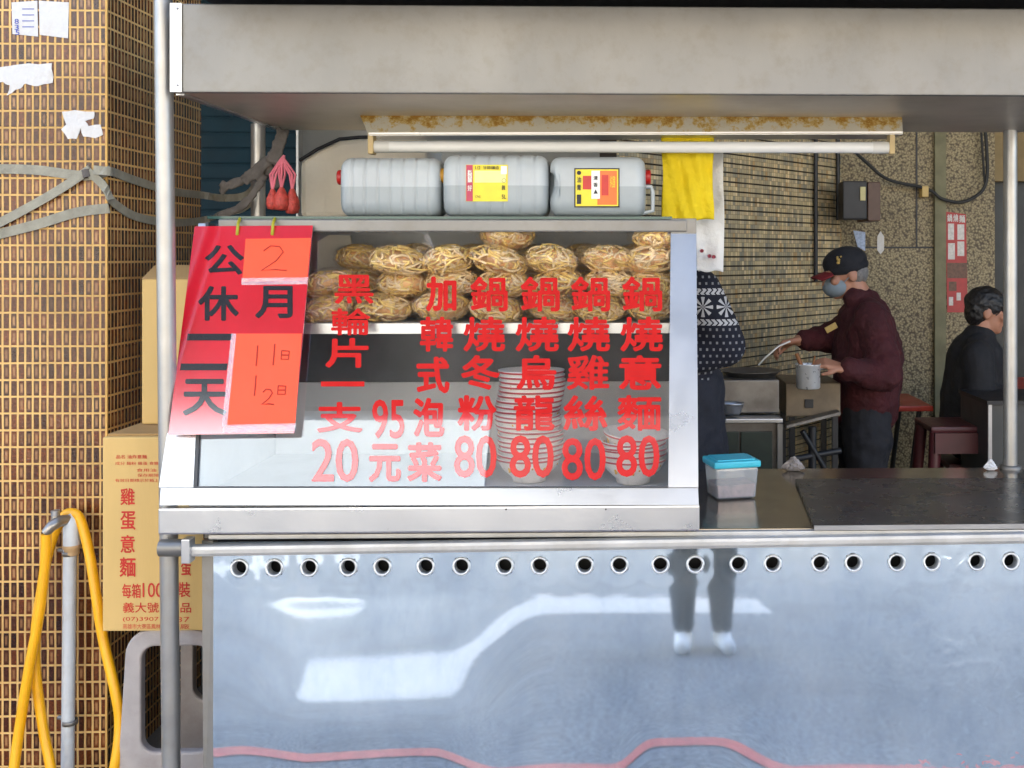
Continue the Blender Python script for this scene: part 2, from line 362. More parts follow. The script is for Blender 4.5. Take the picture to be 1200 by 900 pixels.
# long tiled courses: real relief (dark recessed joint between each course)
WT = simple('cream_wall_tile', srgb(176, 156, 112), .4, 0, .1, 10)
tw = tag(mb.build('tiled_wall', simple('wall_joint', srgb(64, 54, 42), .9, 0, .2, 10)), 'cream mosaic-tiled wall with dark horizontal joints behind the cook', 'wall')
kk = NB('cream_mosaic'); c = kk.n('TexCoord'); mp = kk.n('Mapping'); mp.inputs['Rotation'].default_value = (0, 0, -math.atan2(D.y, D.x)); kk.l(c.outputs['Object'], mp.inputs[0])
sp = kk.n('SeparateXYZ'); kk.l(mp.outputs[0], sp.inputs[0]); cb = kk.n('CombineXYZ'); kk.l(sp.outputs[0], cb.inputs[0]); kk.l(sp.outputs[2], cb.inputs[1])
br = kk.n('TexBrick'); br.offset = 0
for a_, v in (('Scale', 1), ('Mortar Size', .0012), ('Brick Width', .02), ('Row Height', .047), ('Color1', srgb(200, 184, 146)), ('Color2', srgb(164, 155, 132)), ('Mortar', srgb(130, 114, 84))): br.inputs[a_].default_value = v
kk.l(cb.outputs[0], br.inputs['Vector'])
wn = kk.n('TexWhiteNoise'); wn.noise_dimensions = '2D'
sn = kk.n('VectorMath', operation='SNAP'); sn.inputs[1].default_value = (.02, .047, 1); kk.l(cb.outputs[0], sn.inputs[0]); kk.l(sn.outputs[0], wn.inputs['Vector'])
tint = kk.ramp(wn.outputs['Value'], [(0, (.45, .52, .66, 1)), (.3, (.85, .8, .75, 1)), (.6, (1.1, 1, .8, 1)), (.85, (1.5, 1.4, 1.25, 1)), (1, (.8, .5, .22, 1))])
kk.l(kk.mix(.8, br.outputs['Color'], tint, 'MULTIPLY'), kk.b.inputs['Base Color']); kk.b.inputs['Roughness'].default_value = .3
kk.bump(wn.outputs['Value'], .4, .003); MOSAIC = kk.m
mb = MB(); z = .12; n_out = V(-.766, .643, 0) * -1
if n_out.y > 0: n_out = -n_out
n_out = V(-.766, .643, 0); n_out = n_out if n_out.dot(CAM - A) > 0 else -n_out
while z < 3.26:
    a0 = A + V(0, 0, z) + n_out * .001; a1 = A + D * L + V(0, 0, z) + n_out * .001
    mb.prism([a0, a1, a1 + V(0, 0, .0385), a0 + V(0, 0, .0385)], n_out * .009); z += .047
mb.build('tile_courses', MOSAIC, tw)
# teal shutter at the left rear
TEAL = simple('teal_slats', srgb(12, 44, 54), .6, 0, .15, 5, spec=.2, dirt=(srgb(10, 30, 36), 6, .5))
t = thing('roller_shutter', (-2.8, 3.4, .1), 'teal roller shutter behind the tiled pillar', 'shutter')
b = P(349, 200, 3.2)
mb = MB(); z = .1
while z < 3.2:
    mb.box((-4.2, 3.2, z), (b.x, 3.23, z + .076), bev=.006); mb.box((-4.2, 3.21, z + .076), (b.x, 3.225, z + .084)); z += .084
mb.build('slats', TEAL, t)
mb = MB(); mb.box((b.x, 3.17, .1), (b.x + .012, 3.25, 3.28)); mb.build('guide_rail', PIPE, t)

# tiled pillar
XP, YP0, YP1 = -1.435, .3, .945
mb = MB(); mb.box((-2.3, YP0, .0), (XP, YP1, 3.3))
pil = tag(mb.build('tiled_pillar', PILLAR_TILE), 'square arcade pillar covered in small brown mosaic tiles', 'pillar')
mb = MB(); mb.box((XP - .0035, YP0 - .0022, .0), (XP + .0022, YP0 + .0035, 3.3)); mb.build('corner_grout', simple('grout', srgb(206, 160, 88), .85, 0, .1, 30), pil)
# paper scraps glued on the pillar
PAPER = simple('old_paper', (.66, .64, .61, 1), .85, 0, .1, 20, .4, 60, .006, dirt=((.42, .36, .28, 1), 18, .5))
INK_BLUE = simple('blue_ink', (.03, .06, .35, 1), .6)
INK_GREY = simple('grey_print', (.35, .35, .36, 1), .7)
def scrap(name, outl, label, Y=YP0):
    pts = [P(x, y, Y - .0005) for x, y in outl]
    mb = MB(); mb.prism(pts, (0, -.002, 0)); return tag(mb.build(name, PAPER, org=sum(pts, Vector()) / len(pts)), label, 'paper notice', 'paper scraps glued to the tiled pillar')
n1 = scrap('paper_notice', [(14, 3), (44, 1), (45, 43), (15, 40)], 'white notice with faint blue writing at the top of the tiled pillar')
mb = MB()
tfp = lambda x, y: P(x, y, YP0 - .0032)
for i, (x0, y0) in enumerate(((17, 22), (17, 29), (18, 35))): letter(mb, '835'[i], (x0, y0, x0 + 5, y0 + 6), tfp, .01)
for r_ in range(4): mb.add([tfp(26, 10 + r_ * 7), tfp(40, 10 + r_ * 7), tfp(40, 11 + r_ * 7), tfp(26, 11 + r_ * 7)], [(0, 1, 2, 3)])
mb.build('blue_writing', INK_BLUE, n1)
scrap('paper_notice', [(46, 1), (81, 3), (80, 45), (47, 41)], 'blank pale sheet beside the notice with blue writing')
def ragged(pts, n=4, amp=1.6, seed=1):
    rn = random.Random(seed); out = []
    for i in range(len(pts)):
        a = pts[i]; b = pts[(i + 1) % len(pts)]
        for k in range(n): f = k / n; out.append((a[0] + (b[0] - a[0]) * f + (rn.uniform(-amp, amp) if k else 0), a[1] + (b[1] - a[1]) * f + (rn.uniform(-amp, amp) if k else 0)))
    return out
scrap('paper_scrap', ragged([(-8, 80), (20, 76), (61, 74), (62, 97), (45, 101), (30, 98), (24, 104), (8, 112), (12, 100), (4, 96), (-8, 100)], 3, 1.2, 3), 'large torn white paper remnant below the notices')
sc = scrap('paper_scrap', ragged([(73, 131), (88, 129), (111, 131), (110, 139), (100, 142), (104, 148), (118, 146), (121, 158), (112, 162), (98, 160), (95, 150), (90, 163), (80, 163), (72, 152), (78, 146)], 2, 1.0, 5), 'small torn white remnant like broken letters near the pillar corner')

# ------------------------------------------------------------------ food cart
XL, XR, YB, ZC = -1.035, 1.23, .75, .85
cart = thing('food_cart', (.1, .37, 0), 'stainless steel street food cart with roof posts and perforated front', 'food cart')
# mirror-like front sheet, slightly warped, with a row of punched holes
def sstep(a, b, x):
    f = max(0, min(1, (x - a) / (b - a))); return f * f * (3 - 2 * f)
HOLES = [279, 320, 361, 407, 447, 498, 540, 591, 632, 685, 726, 774, 815, 866, 906, 962, 1001, 1052, 1093, 1146, 1186, 1237, 1277]
HP = [P(x, 667 - 8 * (x - 279) / 907, -.005) for x in HOLES]
rnw = random.Random(4)
WOB = [(rnw.uniform(1.5, 6), rnw.uniform(2, 8), rnw.uniform(0, 6), rnw.uniform(.0001, .0004)) for _ in range(7)]
TZ = [(.10, 0), (.26, 0), (.34, .6), (.43, 3.3), (.57, 2.0), (.66, 1.5), (.73, -.3), (.9, -.8)]
def tilt(x, z):
    lf = (1 - sstep(-.46, -.2, x)) * (.35 + .65 * sstep(-1.02, -.8, x)); e = 1.5
    for (z0, e0), (z1, e1) in zip(TZ, TZ[1:]):
        if z0 <= z <= z1: e = e0 + (e1 - e0) * sstep(0, 1, (z - z0) / (z1 - z0)); break
    g = 1.15 - 1.75 * sstep(-.5, -.3, x) + 1.75 * sstep(-.05, .06, x) - 2.0 * sstep(.2, .42, x)
    return R(4.6 + lf * e - (1.25 + .25 * math.sin(9 * x)) * g * (1 - sstep(.31, .42, z)))
COLC = {}
def front_base(x, z):
    key = round(x, 4)
    if key not in COLC:
        tab = [0.0]; dzz = .005
        for i in range(160): tab.append(tab[-1] - math.tan(tilt(x, .84 - (i + .5) * dzz)) * dzz)
        COLC[key] = tab
    tab = COLC[key]; f = max(0, min(158.999, (.84 - z) / .005)); i = int(f); return tab[i] + (tab[i + 1] - tab[i]) * (f - i) + .011
def front_y(x, z):
    y = front_base(x, z)
    for a, b, p, m in WOB: y += m * math.sin(a * x + p) * math.sin(b * z + p * 2)
    for h in HP:
        d = math.hypot(x - h.x, z - h.z)
        if d < .1: y += .00007 * math.exp(-((d - .036) / .014) ** 2) - .00004 * math.exp(-((d - .06) / .012) ** 2)
    return y
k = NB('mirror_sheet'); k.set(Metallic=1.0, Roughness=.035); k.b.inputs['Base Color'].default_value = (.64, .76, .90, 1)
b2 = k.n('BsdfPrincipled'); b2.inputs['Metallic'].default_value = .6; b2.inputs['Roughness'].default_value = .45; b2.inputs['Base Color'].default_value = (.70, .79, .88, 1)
mx = k.n('MixShader')
cl = k.ramp(k.noise(2.2, 7, k.coord(), .65), [(.35, (.08, .08, .08, 1)), (.7, (.22, .22, .22, 1))]); k.l(cl, mx.inputs[0])
k.l(k.b.outputs[0], mx.inputs[1]); k.l(b2.outputs[0], mx.inputs[2]); k.l(mx.outputs[0], k.out.inputs[0])
# scratched dents low on the right, fine grain elsewhere
c = k.n('TexCoord'); mk = k.n('Vector' 'Math', operation='DISTANCE'); k.l(c.outputs['Object'], mk.inputs[0]); ctr = P(1130, 800, -.02) - V(.1, .37, 0); mk.inputs[1].default_value = ctr
mr = k.n('MapRange'); mr.inputs['From Min'].default_value = .02; mr.inputs['From Max'].default_value = .28; mr.inputs['To Min'].default_value = 1; mr.inputs['To Max'].default_value = 0
mw = k.n('Math', operation='MULTIPLY_ADD'); mw.inputs[1].default_value = .45; mw.inputs[2].default_value = -.2; k.l(k.noise(7, 3), mw.inputs[0]); mw2 = k.n('Math', operation='ADD'); k.l(mk.outputs['Value'], mw2.inputs[0]); k.l(mw.outputs[0], mw2.inputs[1]); k.l(mw2.outputs[0], mr.inputs['Value'])
wv = k.ramp(k.noise(16, 2, k.coord((1, .2, 1))), [(.40, (0, 0, 0, 1)), (.48, (1, 1, 1, 1)), (.52, (1, 1, 1, 1)), (.62, (0, 0, 0, 1))])
mu = k.n('Math', operation='MULTIPLY'); k.l(mr.outputs[0], mu.inputs[0]); k.l(wv, mu.inputs[1])
ma = k.n('Math', operation='MULTIPLY_ADD'); ma.inputs[1].default_value = .018; k.l(k.noise(70, 5, k.coord()), ma.inputs[0]); k.l(mu.outputs[0], ma.inputs[2])
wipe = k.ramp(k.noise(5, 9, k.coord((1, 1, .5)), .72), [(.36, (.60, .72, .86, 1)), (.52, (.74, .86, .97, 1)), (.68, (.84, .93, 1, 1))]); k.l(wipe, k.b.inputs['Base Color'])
bp = k.bump(ma.outputs[0], .17, .003); MIRROR = k.m
mb = MB(); NU, NV = 420, 130; X0, X1, Z0, Z1 = XL, XR + .03, .12, .822
vs = []; 
for j in range(NV + 1):
    for i in range(NU + 1):
        x = X0 + (X1 - X0) * i / NU; z = Z0 + (Z1 - Z0) * j / NV; vs.append(V(x + .034 * (.82 - z) * (1 - i / NU) ** 8, front_y(x, z), z))
inh = set()
for h in HP:
    for i in range(int((h.x - .03 - X0) / (X1 - X0) * NU), int((h.x + .03 - X0) / (X1 - X0) * NU) + 2):
        for j in range(NV - 60, NV + 1):
            if 0 <= i <= NU and math.hypot(vs[j * (NU + 1) + i].x - h.x, vs[j * (NU + 1) + i].z - h.z) < .0185: inh.add(j * (NU + 1) + i)
fs = [(j * (NU + 1) + i, j * (NU + 1) + i + 1, (j + 1) * (NU + 1) + i + 1, (j + 1) * (NU + 1) + i) for j in range(NV) for i in range(NU)]
fs = [f for f in fs if not any(q in inh for q in f)]
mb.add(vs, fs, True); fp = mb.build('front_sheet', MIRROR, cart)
RIM = simple('pale_rim', (.66, .68, .70, 1), .3, .6, .04, 30)
for h in HP:
    mb = MB(); y = front_y(h.x, h.z - .03)
    mb.lathe((h.x, y - .002, h.z), [(.0165, .03), (.0165, .003), (.0175, 0), (.0215, .0), (.0232, .004)], 28, (0, 1, -R(4)))
    mb.build('hole_rim', RIM, fp)
# left edge strip, inner dark box, counter, lip
mb = MB(); mb.prism([(XL - .002, -.045, .1), (XL + .025, -.05, .1), (XL, .01, .825), (XL - .028, .01, .825)], (0, .03, 0)); mb.build('edge_strip', STEEL, cart)
mb = MB(); mb.box((XL - .02, .08, .1), (XR, YB, .83)); mb.build('cabinet', BLACK, cart)
CTOP = simple('counter_steel', (.30, .265, .215, 1), .16, .85, .15, 5, .04, 40, .003, dirt=((.16, .13, .10, 1), 6, .5))
mb = MB(); mb.box((XL - .02, -.005, .832), (XR + .02, YB, ZC), bev=.004); mb.build('counter_top', CTOP, cart)
mb = MB(); a = P(255, 640, -.03); b = P(1320, 630, -.03)
mb.obox(V((-1.075 + XR + .03) / 2, -.028, .822), V((XR + .03 + 1.075) / 2, .016, .0135), Matrix.Rotation(-.0085, 3, 'Y'), 0, .009); mb.box((XL, -.022, .836), (XR + .03, .0, .8475), bev=.003)
mb.build('front_lip', simple('dull_lip_steel', (.50, .49, .47, 1), .5, .55, .12, 10, .1, 60, .002, dirt=((.3, .27, .22, 1), 9, .4)), cart)
mb = MB(); a = P(188, 642, -.03); mb.tube([a, a + V(.075, 0, .0)], .021, 16, caps=False); mb.tube([a, a + V(.075, 0, .0)], .016, 16, caps=False); mb.lathe(a, [(.016, 0), (.021, 0)], 16, (1, 0, 0)); mb.build('rail_stub', STEEL, cart)
mb = MB(); a = P(216, 630, -.035); b = P(226, 658, -.035); mb.box((a.x, -.055, b.z), (b.x, -.02, a.z), bev=.002); mb.build('rail_bracket', STEEL_PALE, cart)
mb = MB(); mb.box((XL + .1, .1, .0), (XR - .1, YB - .1, .1)); mb.build('plinth', BLACK, cart)
# posts
for (x, y, z0) in ((-1.176, .03, .0), (-1.176, YB - .01, .0), (1.212, YB - .02, ZC), (1.245, .03, .0)):
    xb = P(202, 760, .03).x if (x < 0 and y < .5) else x
    lft = x < 0 and y < .5; xt = P(190, 10, .03).x if lft else x
    mb = MB(); mb.tube([(xb, y, z0), (xt, y, 2.4 if lft else 1.945)], .022, 18); po = mb.build('post', PIPE, cart)
    if y > .5: mb = MB(); mb.lathe((x, y, z0), [(.0, .012), (.03, .012), (.034, .006), (.034, 0)], 20); mb.build('foot_ring', STEEL, po)
# roof box
a = P(200, 108, -.02); b = P(200, 4, -.02); zr0, zr1 = a.z, b.z
roof = None
mb = MB(); mb.box((a.x, -.02, zr0), (1.32, .0, zr1), bev=.003); fas = mb.build('fascia', STEEL, cart)
mb = MB(); mb.box((a.x + .01, .002, zr0 + .001), (1.31, YB + .03, zr0 + .014)); mb.build('roof_underside', simple('roof_inner_steel', (.66, .58, .46, 1), .42, .45, .12, 3, .06, 50, .002, dirt=((.42, .34, .22, 1), 4, .4)), cart)
mb = MB(); mb.box((a.x + .004, .002, zr0 - .004), (a.x + .024, YB + .03, zr0 + .0)); mb.build('underside_edge', STEEL_PALE, cart)
mb = MB(); mb.box((a.x + .01, .002, zr1 - .02), (1.31, YB + .03, zr1 - .004)); mb.build('roof_top', STEEL_DARK, cart)
mb = MB(); mb.box((a.x, -.0245, zr0), (a.x + .028, -.0225, zr1)); st = mb.build('corner_strip', STEEL_PALE, fas)
for yy in (100, 10):
    mb = MB(); mb.lathe(P(208, yy, -.0245), [(.004, .002), (.003, -.001), (0, -.0015)], 10, (0, 1, 0)); mb.build('screw', STEEL_DARK, st)
mb = MB(); mb.box((a.x + .05, -.35, zr1 + .03), (1.6, .27, zr1 + .05)); tag(mb.build('arcade_awning', BLACK_CLOTH), 'black awning edge just above the cart roof', 'awning')
# lamp under the roof
YL = .42
STAIN = NB('stained_reflector'); f = STAIN.noise(30, 8, STAIN.coord((1, 1, 1)), .75)
c = STAIN.n('TexCoord'); sp = STAIN.n('SeparateXYZ'); STAIN.l(c.outputs['Object'], sp.inputs[0])
mr = STAIN.n('MapRange'); mr.inputs['From Min'].default_value = -.03; mr.inputs['From Max'].default_value = .045; mr.inputs['To Min'].default_value = -.2; mr.inputs['To Max'].default_value = .12; STAIN.l(sp.outputs[2], mr.inputs['Value'])
ad = STAIN.n('Math', operation='ADD'); STAIN.l(f, ad.inputs[0]); STAIN.l(mr.outputs[0], ad.inputs[1])
STAIN.l(STAIN.ramp(ad.outputs[0], [(.38, srgb(196, 190, 172)), (.47, srgb(190, 160, 90)), (.56, srgb(150, 105, 30)), (.66, srgb(196, 160, 80))]), STAIN.b.inputs['Base Color']); STAIN.set(Roughness=.5, Metallic=.2)
a = P(420, 131, YL); b = P(1057, 158, YL)
lamp = thing('tube_lamp', ((a.x + b.x) / 2, YL, (a.z + b.z) / 2), 'unlit fluorescent tube with a rust-stained reflector under the cart roof', 'lamp')
mb = MB(); c = P(432, 158, YL - .03); mb.prism([a, V(b.x, YL, a.z), V(b.x - .005, YL - .03, b.z), c], (0, .012, 0)); mb.build('reflector', STAIN.m, lamp)
mb = MB(); mb.prism([c + V(0, .001, -.0015), V(b.x - .005, YL - .029, b.z - .0015), V(b.x - .005, YL + .1, b.z - .0015), c + V(0, .13, -.0015)], (0, 0, .008)); mb.build('reflector_lip', STEEL_PALE, lamp)
TUBE = simple('tube_glass', (.86, .87, .86, 1), .15, 0, .02, 5)
a2 = P(457, 172, YL); b2_ = P(1022, 173, YL)
mb = MB(); mb.tube([a2, b2_], .0165, 16); mb.build('tube', TUBE, lamp)
for e0, e1 in ((P(437, 172, YL), a2), (b2_, P(1043, 173, YL))):
    mb = MB(); mb.tube([e0, e1], .0175, 16); mb.build('tube_end', simple('lamp_plastic', (.74, .74, .71, 1), .4, 0, .05, 20), lamp)
for xx in (436, 1044):
    mb = MB(); q = P(xx, 172, YL); mb.box(q + V(-.008, -.02, -.022), (q.x + .008, YL + .02, b.z), bev=.003); mb.build('lamp_holder', simple('yellowed_plastic', srgb(205, 180, 130), .5, 0, .08, 20), lamp)

# ------------------------------------------------------------------ glass display case
YF0, YF1 = -.03, .20
zb = P(500, 572, YF0).z; zt = P(500, 263, YF1).z
gt = V(0, YF1 - YF0, zt - zb).normalized(); gn = V(0, -gt.z, gt.y)          # up-slope and outward normal of the glass
GO = V(0, YF0, zb)
def G(px, py, off=0): return Pn(px, py, GO + gn * off, gn)
case = thing('glass_display_case', (-.5, .25, ZC), 'sloped glass display case with red menu writing standing on the cart', 'display case')
XCL, XCR = -1.168, .168
def slab(mb, pts, off0, off1, mi=0):
    """a slab in the plane of the glass from 4 pixel corners"""
    mb.prism([G(x, y, off0) for x, y in pts], gn * (off1 - off0), mi)
zl = P(500, 592, -.05).z
mb = MB(); a = P(185, 627, -.05); b = P(820, 592, -.05)
mb.box((a.x, -.05, a.z), (b.x, -.02, b.z), bev=.005); mb.build('base_apron', STEEL_PALE, case)
fr = MB(); fr.prism([P(187, 592, -.05), P(819, 592, -.05), P(818, 572, -.035), P(188.5, 572, -.035)], (0, .02, 0)); frame = fr.build('frame_bottom_rail', STEEL_PALE, case)
# a few small scuffs and drill marks on the rail
mb = MB()
for x in (593, 710): 
    mb = MB(); q = P(x, 597, -.0515); mb.lathe(q, [(.0, 0), (.0022, 0), (.0022, .002)], 8, (0, 1, 0)); mb.build('drill_mark', RUBBER, case)
mb = MB(); slab(mb, [(189, 572), (229, 572), (243, 264), (235, 264)], -.008, .006); mb.build('frame_side_bar', STEEL_PALE, case)
mb = MB(); slab(mb, [(783, 572), (818, 572), (815.5, 262), (786, 262)], -.008, .006); mb.build('frame_side_bar', STEEL_PALE, case)
mb = MB(); a = P(786, 256, .19); b = P(816, 280, .19); mb.box((a.x, .185, b.z), (b.x, .25, a.z), bev=.002); mb.build('corner_cover', STEEL, case)
DARKLINE = simple('rubber_seal', (.06, .06, .06, 1), .6, 0, .1, 20)
mb = MB(); slab(mb, [(229, 572), (783, 572), (783, 570.5), (229.3, 570.5)], -.003, .008); mb.build('glass_seal', DARKLINE, case)
mb = MB(); slab(mb, [(229, 572), (232.5, 572), (246, 262), (243, 262)], -.003, .0075); mb.build('glass_seal', DARKLINE, case)
LINE = simple('pale_case_lining', (.62, .63, .64, 1), .45, .15, .1, 3, .05, 40, .003, dirt=((.4, .4, .4, 1), 6, .4))
GLASS = clear_mat('case_glass', (.99, .995, .993, 1), .075, .008, fres=False)
mb = MB(); slab(mb, [(229, 572), (784, 572), (786, 262), (243, 262)], -.002, .0); glass = mb.build('front_glass', GLASS, case)
# top lid and inner fittings
LIDG = simple('lid_edge_glass', srgb(60, 88, 80), .15, 0, .1, 10)
za = P(500, 262, .19).z; 
mb = MB(); mb.box((XCL + .05, .185, za + .012), (XCR - .06, .64, za + .019)); mb.build('lid_glass', LIDG, case)
mb = MB(); mb.box((XCL + .08, .18, za - .022), (XCR - .02, .2, za + .011), bev=.004); mb.build('lid_rail', STEEL, case)
mb = MB(); mb.box((XCL + .08, .2, za - .004), (XCR - .02, .64, za + .0105)); mb.build('lid_underside', LINE, case)
INNER = simple('case_inner_steel', (.50, .52, .54, 1), .35, .7, .1, 2.5, .08, 40, .003, dirt=((.25, .25, .27, 1), 5, .4))
mb = MB(); mb.box((-1.085, .62, ZC + .003), (XCR - .005, .635, za - .005)); mb.build('back_panel', LINE, case)
mb = MB(); mb.box((-1.076, .600, .9305), (XCR - .016, .610, P(500, 448, .6).z)); mb.build('lower_tray', LINE, case)
LOWLIN = None
zs0 = P(500, 391, .15).z
mb = MB(); mb.box((-1.078, .612, .931), (XCR - .014, .6195, zs0 - .03)); mb.build('lower_lining', simple('dark_lining', (.075, .08, .09, 1), .35, .4, .25, 4, .05, 40, .003, dirt=((.16, .16, .17, 1), 5, .4)), case)
for x in (-1.09, XCR - .012):
    mb = MB(); mb.prism([(x, -.018, ZC + .003), (x, .618, ZC + .003), (x, .618, za - .005), (x, .196, za - .025)], (.01, 0, 0)); mb.build('side_panel', LINE, case)
mb = MB(); mb.box((-1.078, -.015, ZC + .003), (XCR - .014, .618, .93)); mb.build('case_floor', LINE, case)
zs = P(500, 379, .15).z; zs0 = P(500, 391, .15).z
mb = MB(); mb.box((-1.078, .15, zs0), (XCR - .014, .158, zs)); mb.build('shelf_edge', STEEL_PALE, case)
mb = MB(); mb.box((-1.078, .159, zs - .012), (XCR - .014, .617, zs - .001)); mb.build('shelf', LINE, case)
# price lettering on the glass
LET = simple('red_letter_vinyl', (.60, .012, .010, 1), .5, 0, .06, 20, spec=.1)
lb = LET.node_tree.nodes['Principled BSDF']; lb.inputs['Coat Weight'].default_value = 1; lb.inputs['Coat IOR'].default_value = 1.85; lb.inputs['Coat Roughness'].default_value = .02
tg = lambda off: (lambda x, y: G(x, y, off))
COLS = [
 [('黑', 392, 322, 438, 356), ('輪', 388, 361, 434, 393), ('片', 381, 396, 432, 431), ('一', 376, 447, 427, 453), ('支', 371, 471, 425, 507), ('20', 365, 514, 420, 565)],
 [('95', 436, 468, 474, 514), ('元', 432, 520, 470, 565)],
 [('加', 499, 324, 535, 365), ('韓', 492, 371, 531, 412), ('式', 488, 418, 527, 461), ('泡', 484, 466, 521, 512), ('菜', 477, 518, 518, 565)],
 [('鍋', 551, 324, 595, 365), ('燒', 543, 371, 592, 412), ('冬', 540, 416, 586, 457), ('粉', 536, 463, 582, 505), ('80', 532, 510, 582, 560)],
 [('鍋', 610, 324, 656, 365), ('燒', 604, 371, 655, 412), ('烏', 605, 416, 652, 457), ('龍', 602, 463, 650, 505), ('80', 597, 510, 649, 560)],
 [('鍋', 669, 324, 715, 365), ('燒', 665, 371, 715, 412), ('雞', 664, 416, 714, 457), ('絲', 660, 463, 712, 505), ('80', 658, 513, 710, 563)],
 [('鍋', 729, 324, 776, 365), ('燒', 727, 371, 777, 412), ('意', 725, 416, 775, 457), ('麵', 723, 463, 775, 505), ('80', 722, 510, 773, 559)],
]
for c in COLS:
    mb = MB()
    for ch, *bx in c: letter(mb, ch, bx, tg(.0012), .034 if ch in '黑輪韓鍋燒雞龍麵' else (.042 if not ch.isdigit() else .024))
    mb.build('price_lettering', LET, glass)

# ------------------------------------------------------------------ noodle bags on the shelf
NOOD = [simple('noodle_gold', (.97, .57, .17, 1), .42, 0, .25, 60, .2, 150, .002), simple('noodle_pale', (.97, .64, .34, 1), .42, 0, .2, 60, .2, 150, .002), simple('noodle_brown', (.72, .45, .27, 1), .5, 0, .3, 60, .2, 150, .002)]
NCORE = simple('noodle_core', (.85, .42, .16, 1), .8, 0, .3, 40)  # orange filler lump behind the strands
FILM = clear_mat('plastic_film', (1, 1, 1, 1), .03, .08, 1.0, 30, body=.01, bodycol=(.9, .8, .8, 1))
def noodle_proto(seed, mat_i):
    rn = random.Random(seed); t = thing('noodle_bag', (0, 0, 0), 'clear bag of yellow noodles', 'noodle bag', 'bagged noodles on the case shelf')
    rx, ry, rz = .074, .072, .038
    lump = [(Vector((rn.gauss(0, 1), rn.gauss(0, 1), rn.gauss(0, 1))).normalized(), rn.uniform(-.16, .14)) for _ in range(6)]
    def rad(n): return 1 + sum(a * max(0, n.dot(d)) ** 3 for d, a in lump)
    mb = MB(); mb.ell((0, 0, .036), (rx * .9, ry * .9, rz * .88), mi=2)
    for q in range(210):
        n = Vector((rn.gauss(0, 1), rn.gauss(0, 1), rn.gauss(0, 1))).normalized(); ax = Vector((rn.gauss(0, 1), rn.gauss(0, 1), rn.gauss(0, .6))).normalized()
        tng = n.cross(ax).normalized(); pts = []; k = rn.uniform(-1.6, 1.6); lift = rn.uniform(.84, 1.02); fq = rn.uniform(1.2, 2.6); ph = rn.uniform(0, 6)
        for i in range(rn.randint(5, 9)):
            f = lift * rad(n); pts.append(V(n.x * rx * f, n.y * ry * f, max(.003, .036 + n.z * rz * f))); n = (n + tng * .13).normalized(); tng = (tng - n * tng.dot(n)); tng = (Quaternion(n, k * .28 + .34 * math.sin(i * fq + ph)) @ tng).normalized(); lift += rn.uniform(-.025, .03)
        mb.tube(pts, rn.uniform(.0029, .0038), 5, caps=False, mi=0 if rn.random() < .62 else 1)
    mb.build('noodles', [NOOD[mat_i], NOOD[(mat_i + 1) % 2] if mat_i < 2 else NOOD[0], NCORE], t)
    mb = MB(); ph = rn.uniform(0, 6)
    def film(u, v):
        a = u * 2 * math.pi; b = (v - .5) * math.pi
        f = 1.13 + .06 * math.sin(5 * a + ph) * math.cos(b) + .045 * math.sin(11 * a + 5 * b) + .03 * math.sin(17 * a - 9 * b + ph)
        return V(rx * f * math.cos(a) * math.cos(b), ry * f * math.sin(a) * math.cos(b), .037 + rz * 1.12 * math.sin(b) * (1 + .05 * math.sin(7 * a + ph)))
    mb.grid(film, 56, 18)
    e0 = rn.uniform(.3, 1.2) if seed % 2 else rn.uniform(1.9, 2.8)      # the twisted-up bag end, sticking out and up
    d = V(math.cos(e0) * 1, -.45, math.sin(e0) * .8).normalized(); s = d.cross(V(0, 1, .1)).normalized(); o = V(d.x * rx * .8, d.y * ry * .8, .04 + d.z * rz * .8)
    mb.grid(lambda u, v: o + d * .055 * v + s * (u - .5) * (.012 + .06 * v) + V(0, .008 * math.sin(u * 19 + ph) * v, .006 * math.sin(u * 13)), 20, 6)
    mb.build('plastic_wrap', FILM, t)
    return t
protos = [noodle_proto(3, 0), noodle_proto(4, 1), noodle_proto(5, 0), noodle_proto(8, 2), noodle_proto(10, 0), noodle_proto(13, 1)]
used = set()
# (px, py of the centre, depth, prototype) - stacks from the shelf up
ROWS = {
 0: [(390, 3), (453, 0), (520, 1), (585, 2), (648, 1), (708, 0), (765, 2)],
 1: [(386, 3), (470, 0), (528, 1), (592, 0), (655, 2), (712, 1), (766, 0)],
 2: [(460, 2), (521, 0), (588, 2), (652, 0), (711, 1), (769, 1)],
 3: [(590, 1), (768, 2)]}
POSN = ['far left', 'second from left', 'third from left', 'middle', 'third from right', 'second from right', 'far right']
rn = random.Random(12)
def put(pi, loc, rz, label, sc=1.0):
    o = protos[pi]
    if pi in used: o = copy_tree(o)
    used.add(pi); o.location = loc; o.rotation_euler = (rn.uniform(-.14, .14), rn.uniform(-.22, .22), rz); o.scale = (sc, sc, sc); o['label'] = label; return o
NAMES = {390: 'leftmost stack', 386: 'leftmost stack', 453: 'stack beside the sheet at left', 470: 'stack beside the sheet at left', 460: 'stack beside the sheet at left', 520: 'third stack', 528: 'third stack', 521: 'third stack',
         585: 'tall middle stack', 592: 'tall middle stack', 588: 'tall middle stack', 590: 'tall middle stack', 648: 'fifth stack', 655: 'fifth stack', 652: 'fifth stack', 708: 'sixth stack', 712: 'sixth stack', 711: 'sixth stack',
         765: 'rightmost stack', 766: 'rightmost stack', 769: 'rightmost stack', 768: 'rightmost stack'}
LEV = ['bottom', 'second', 'third', 'topmost']
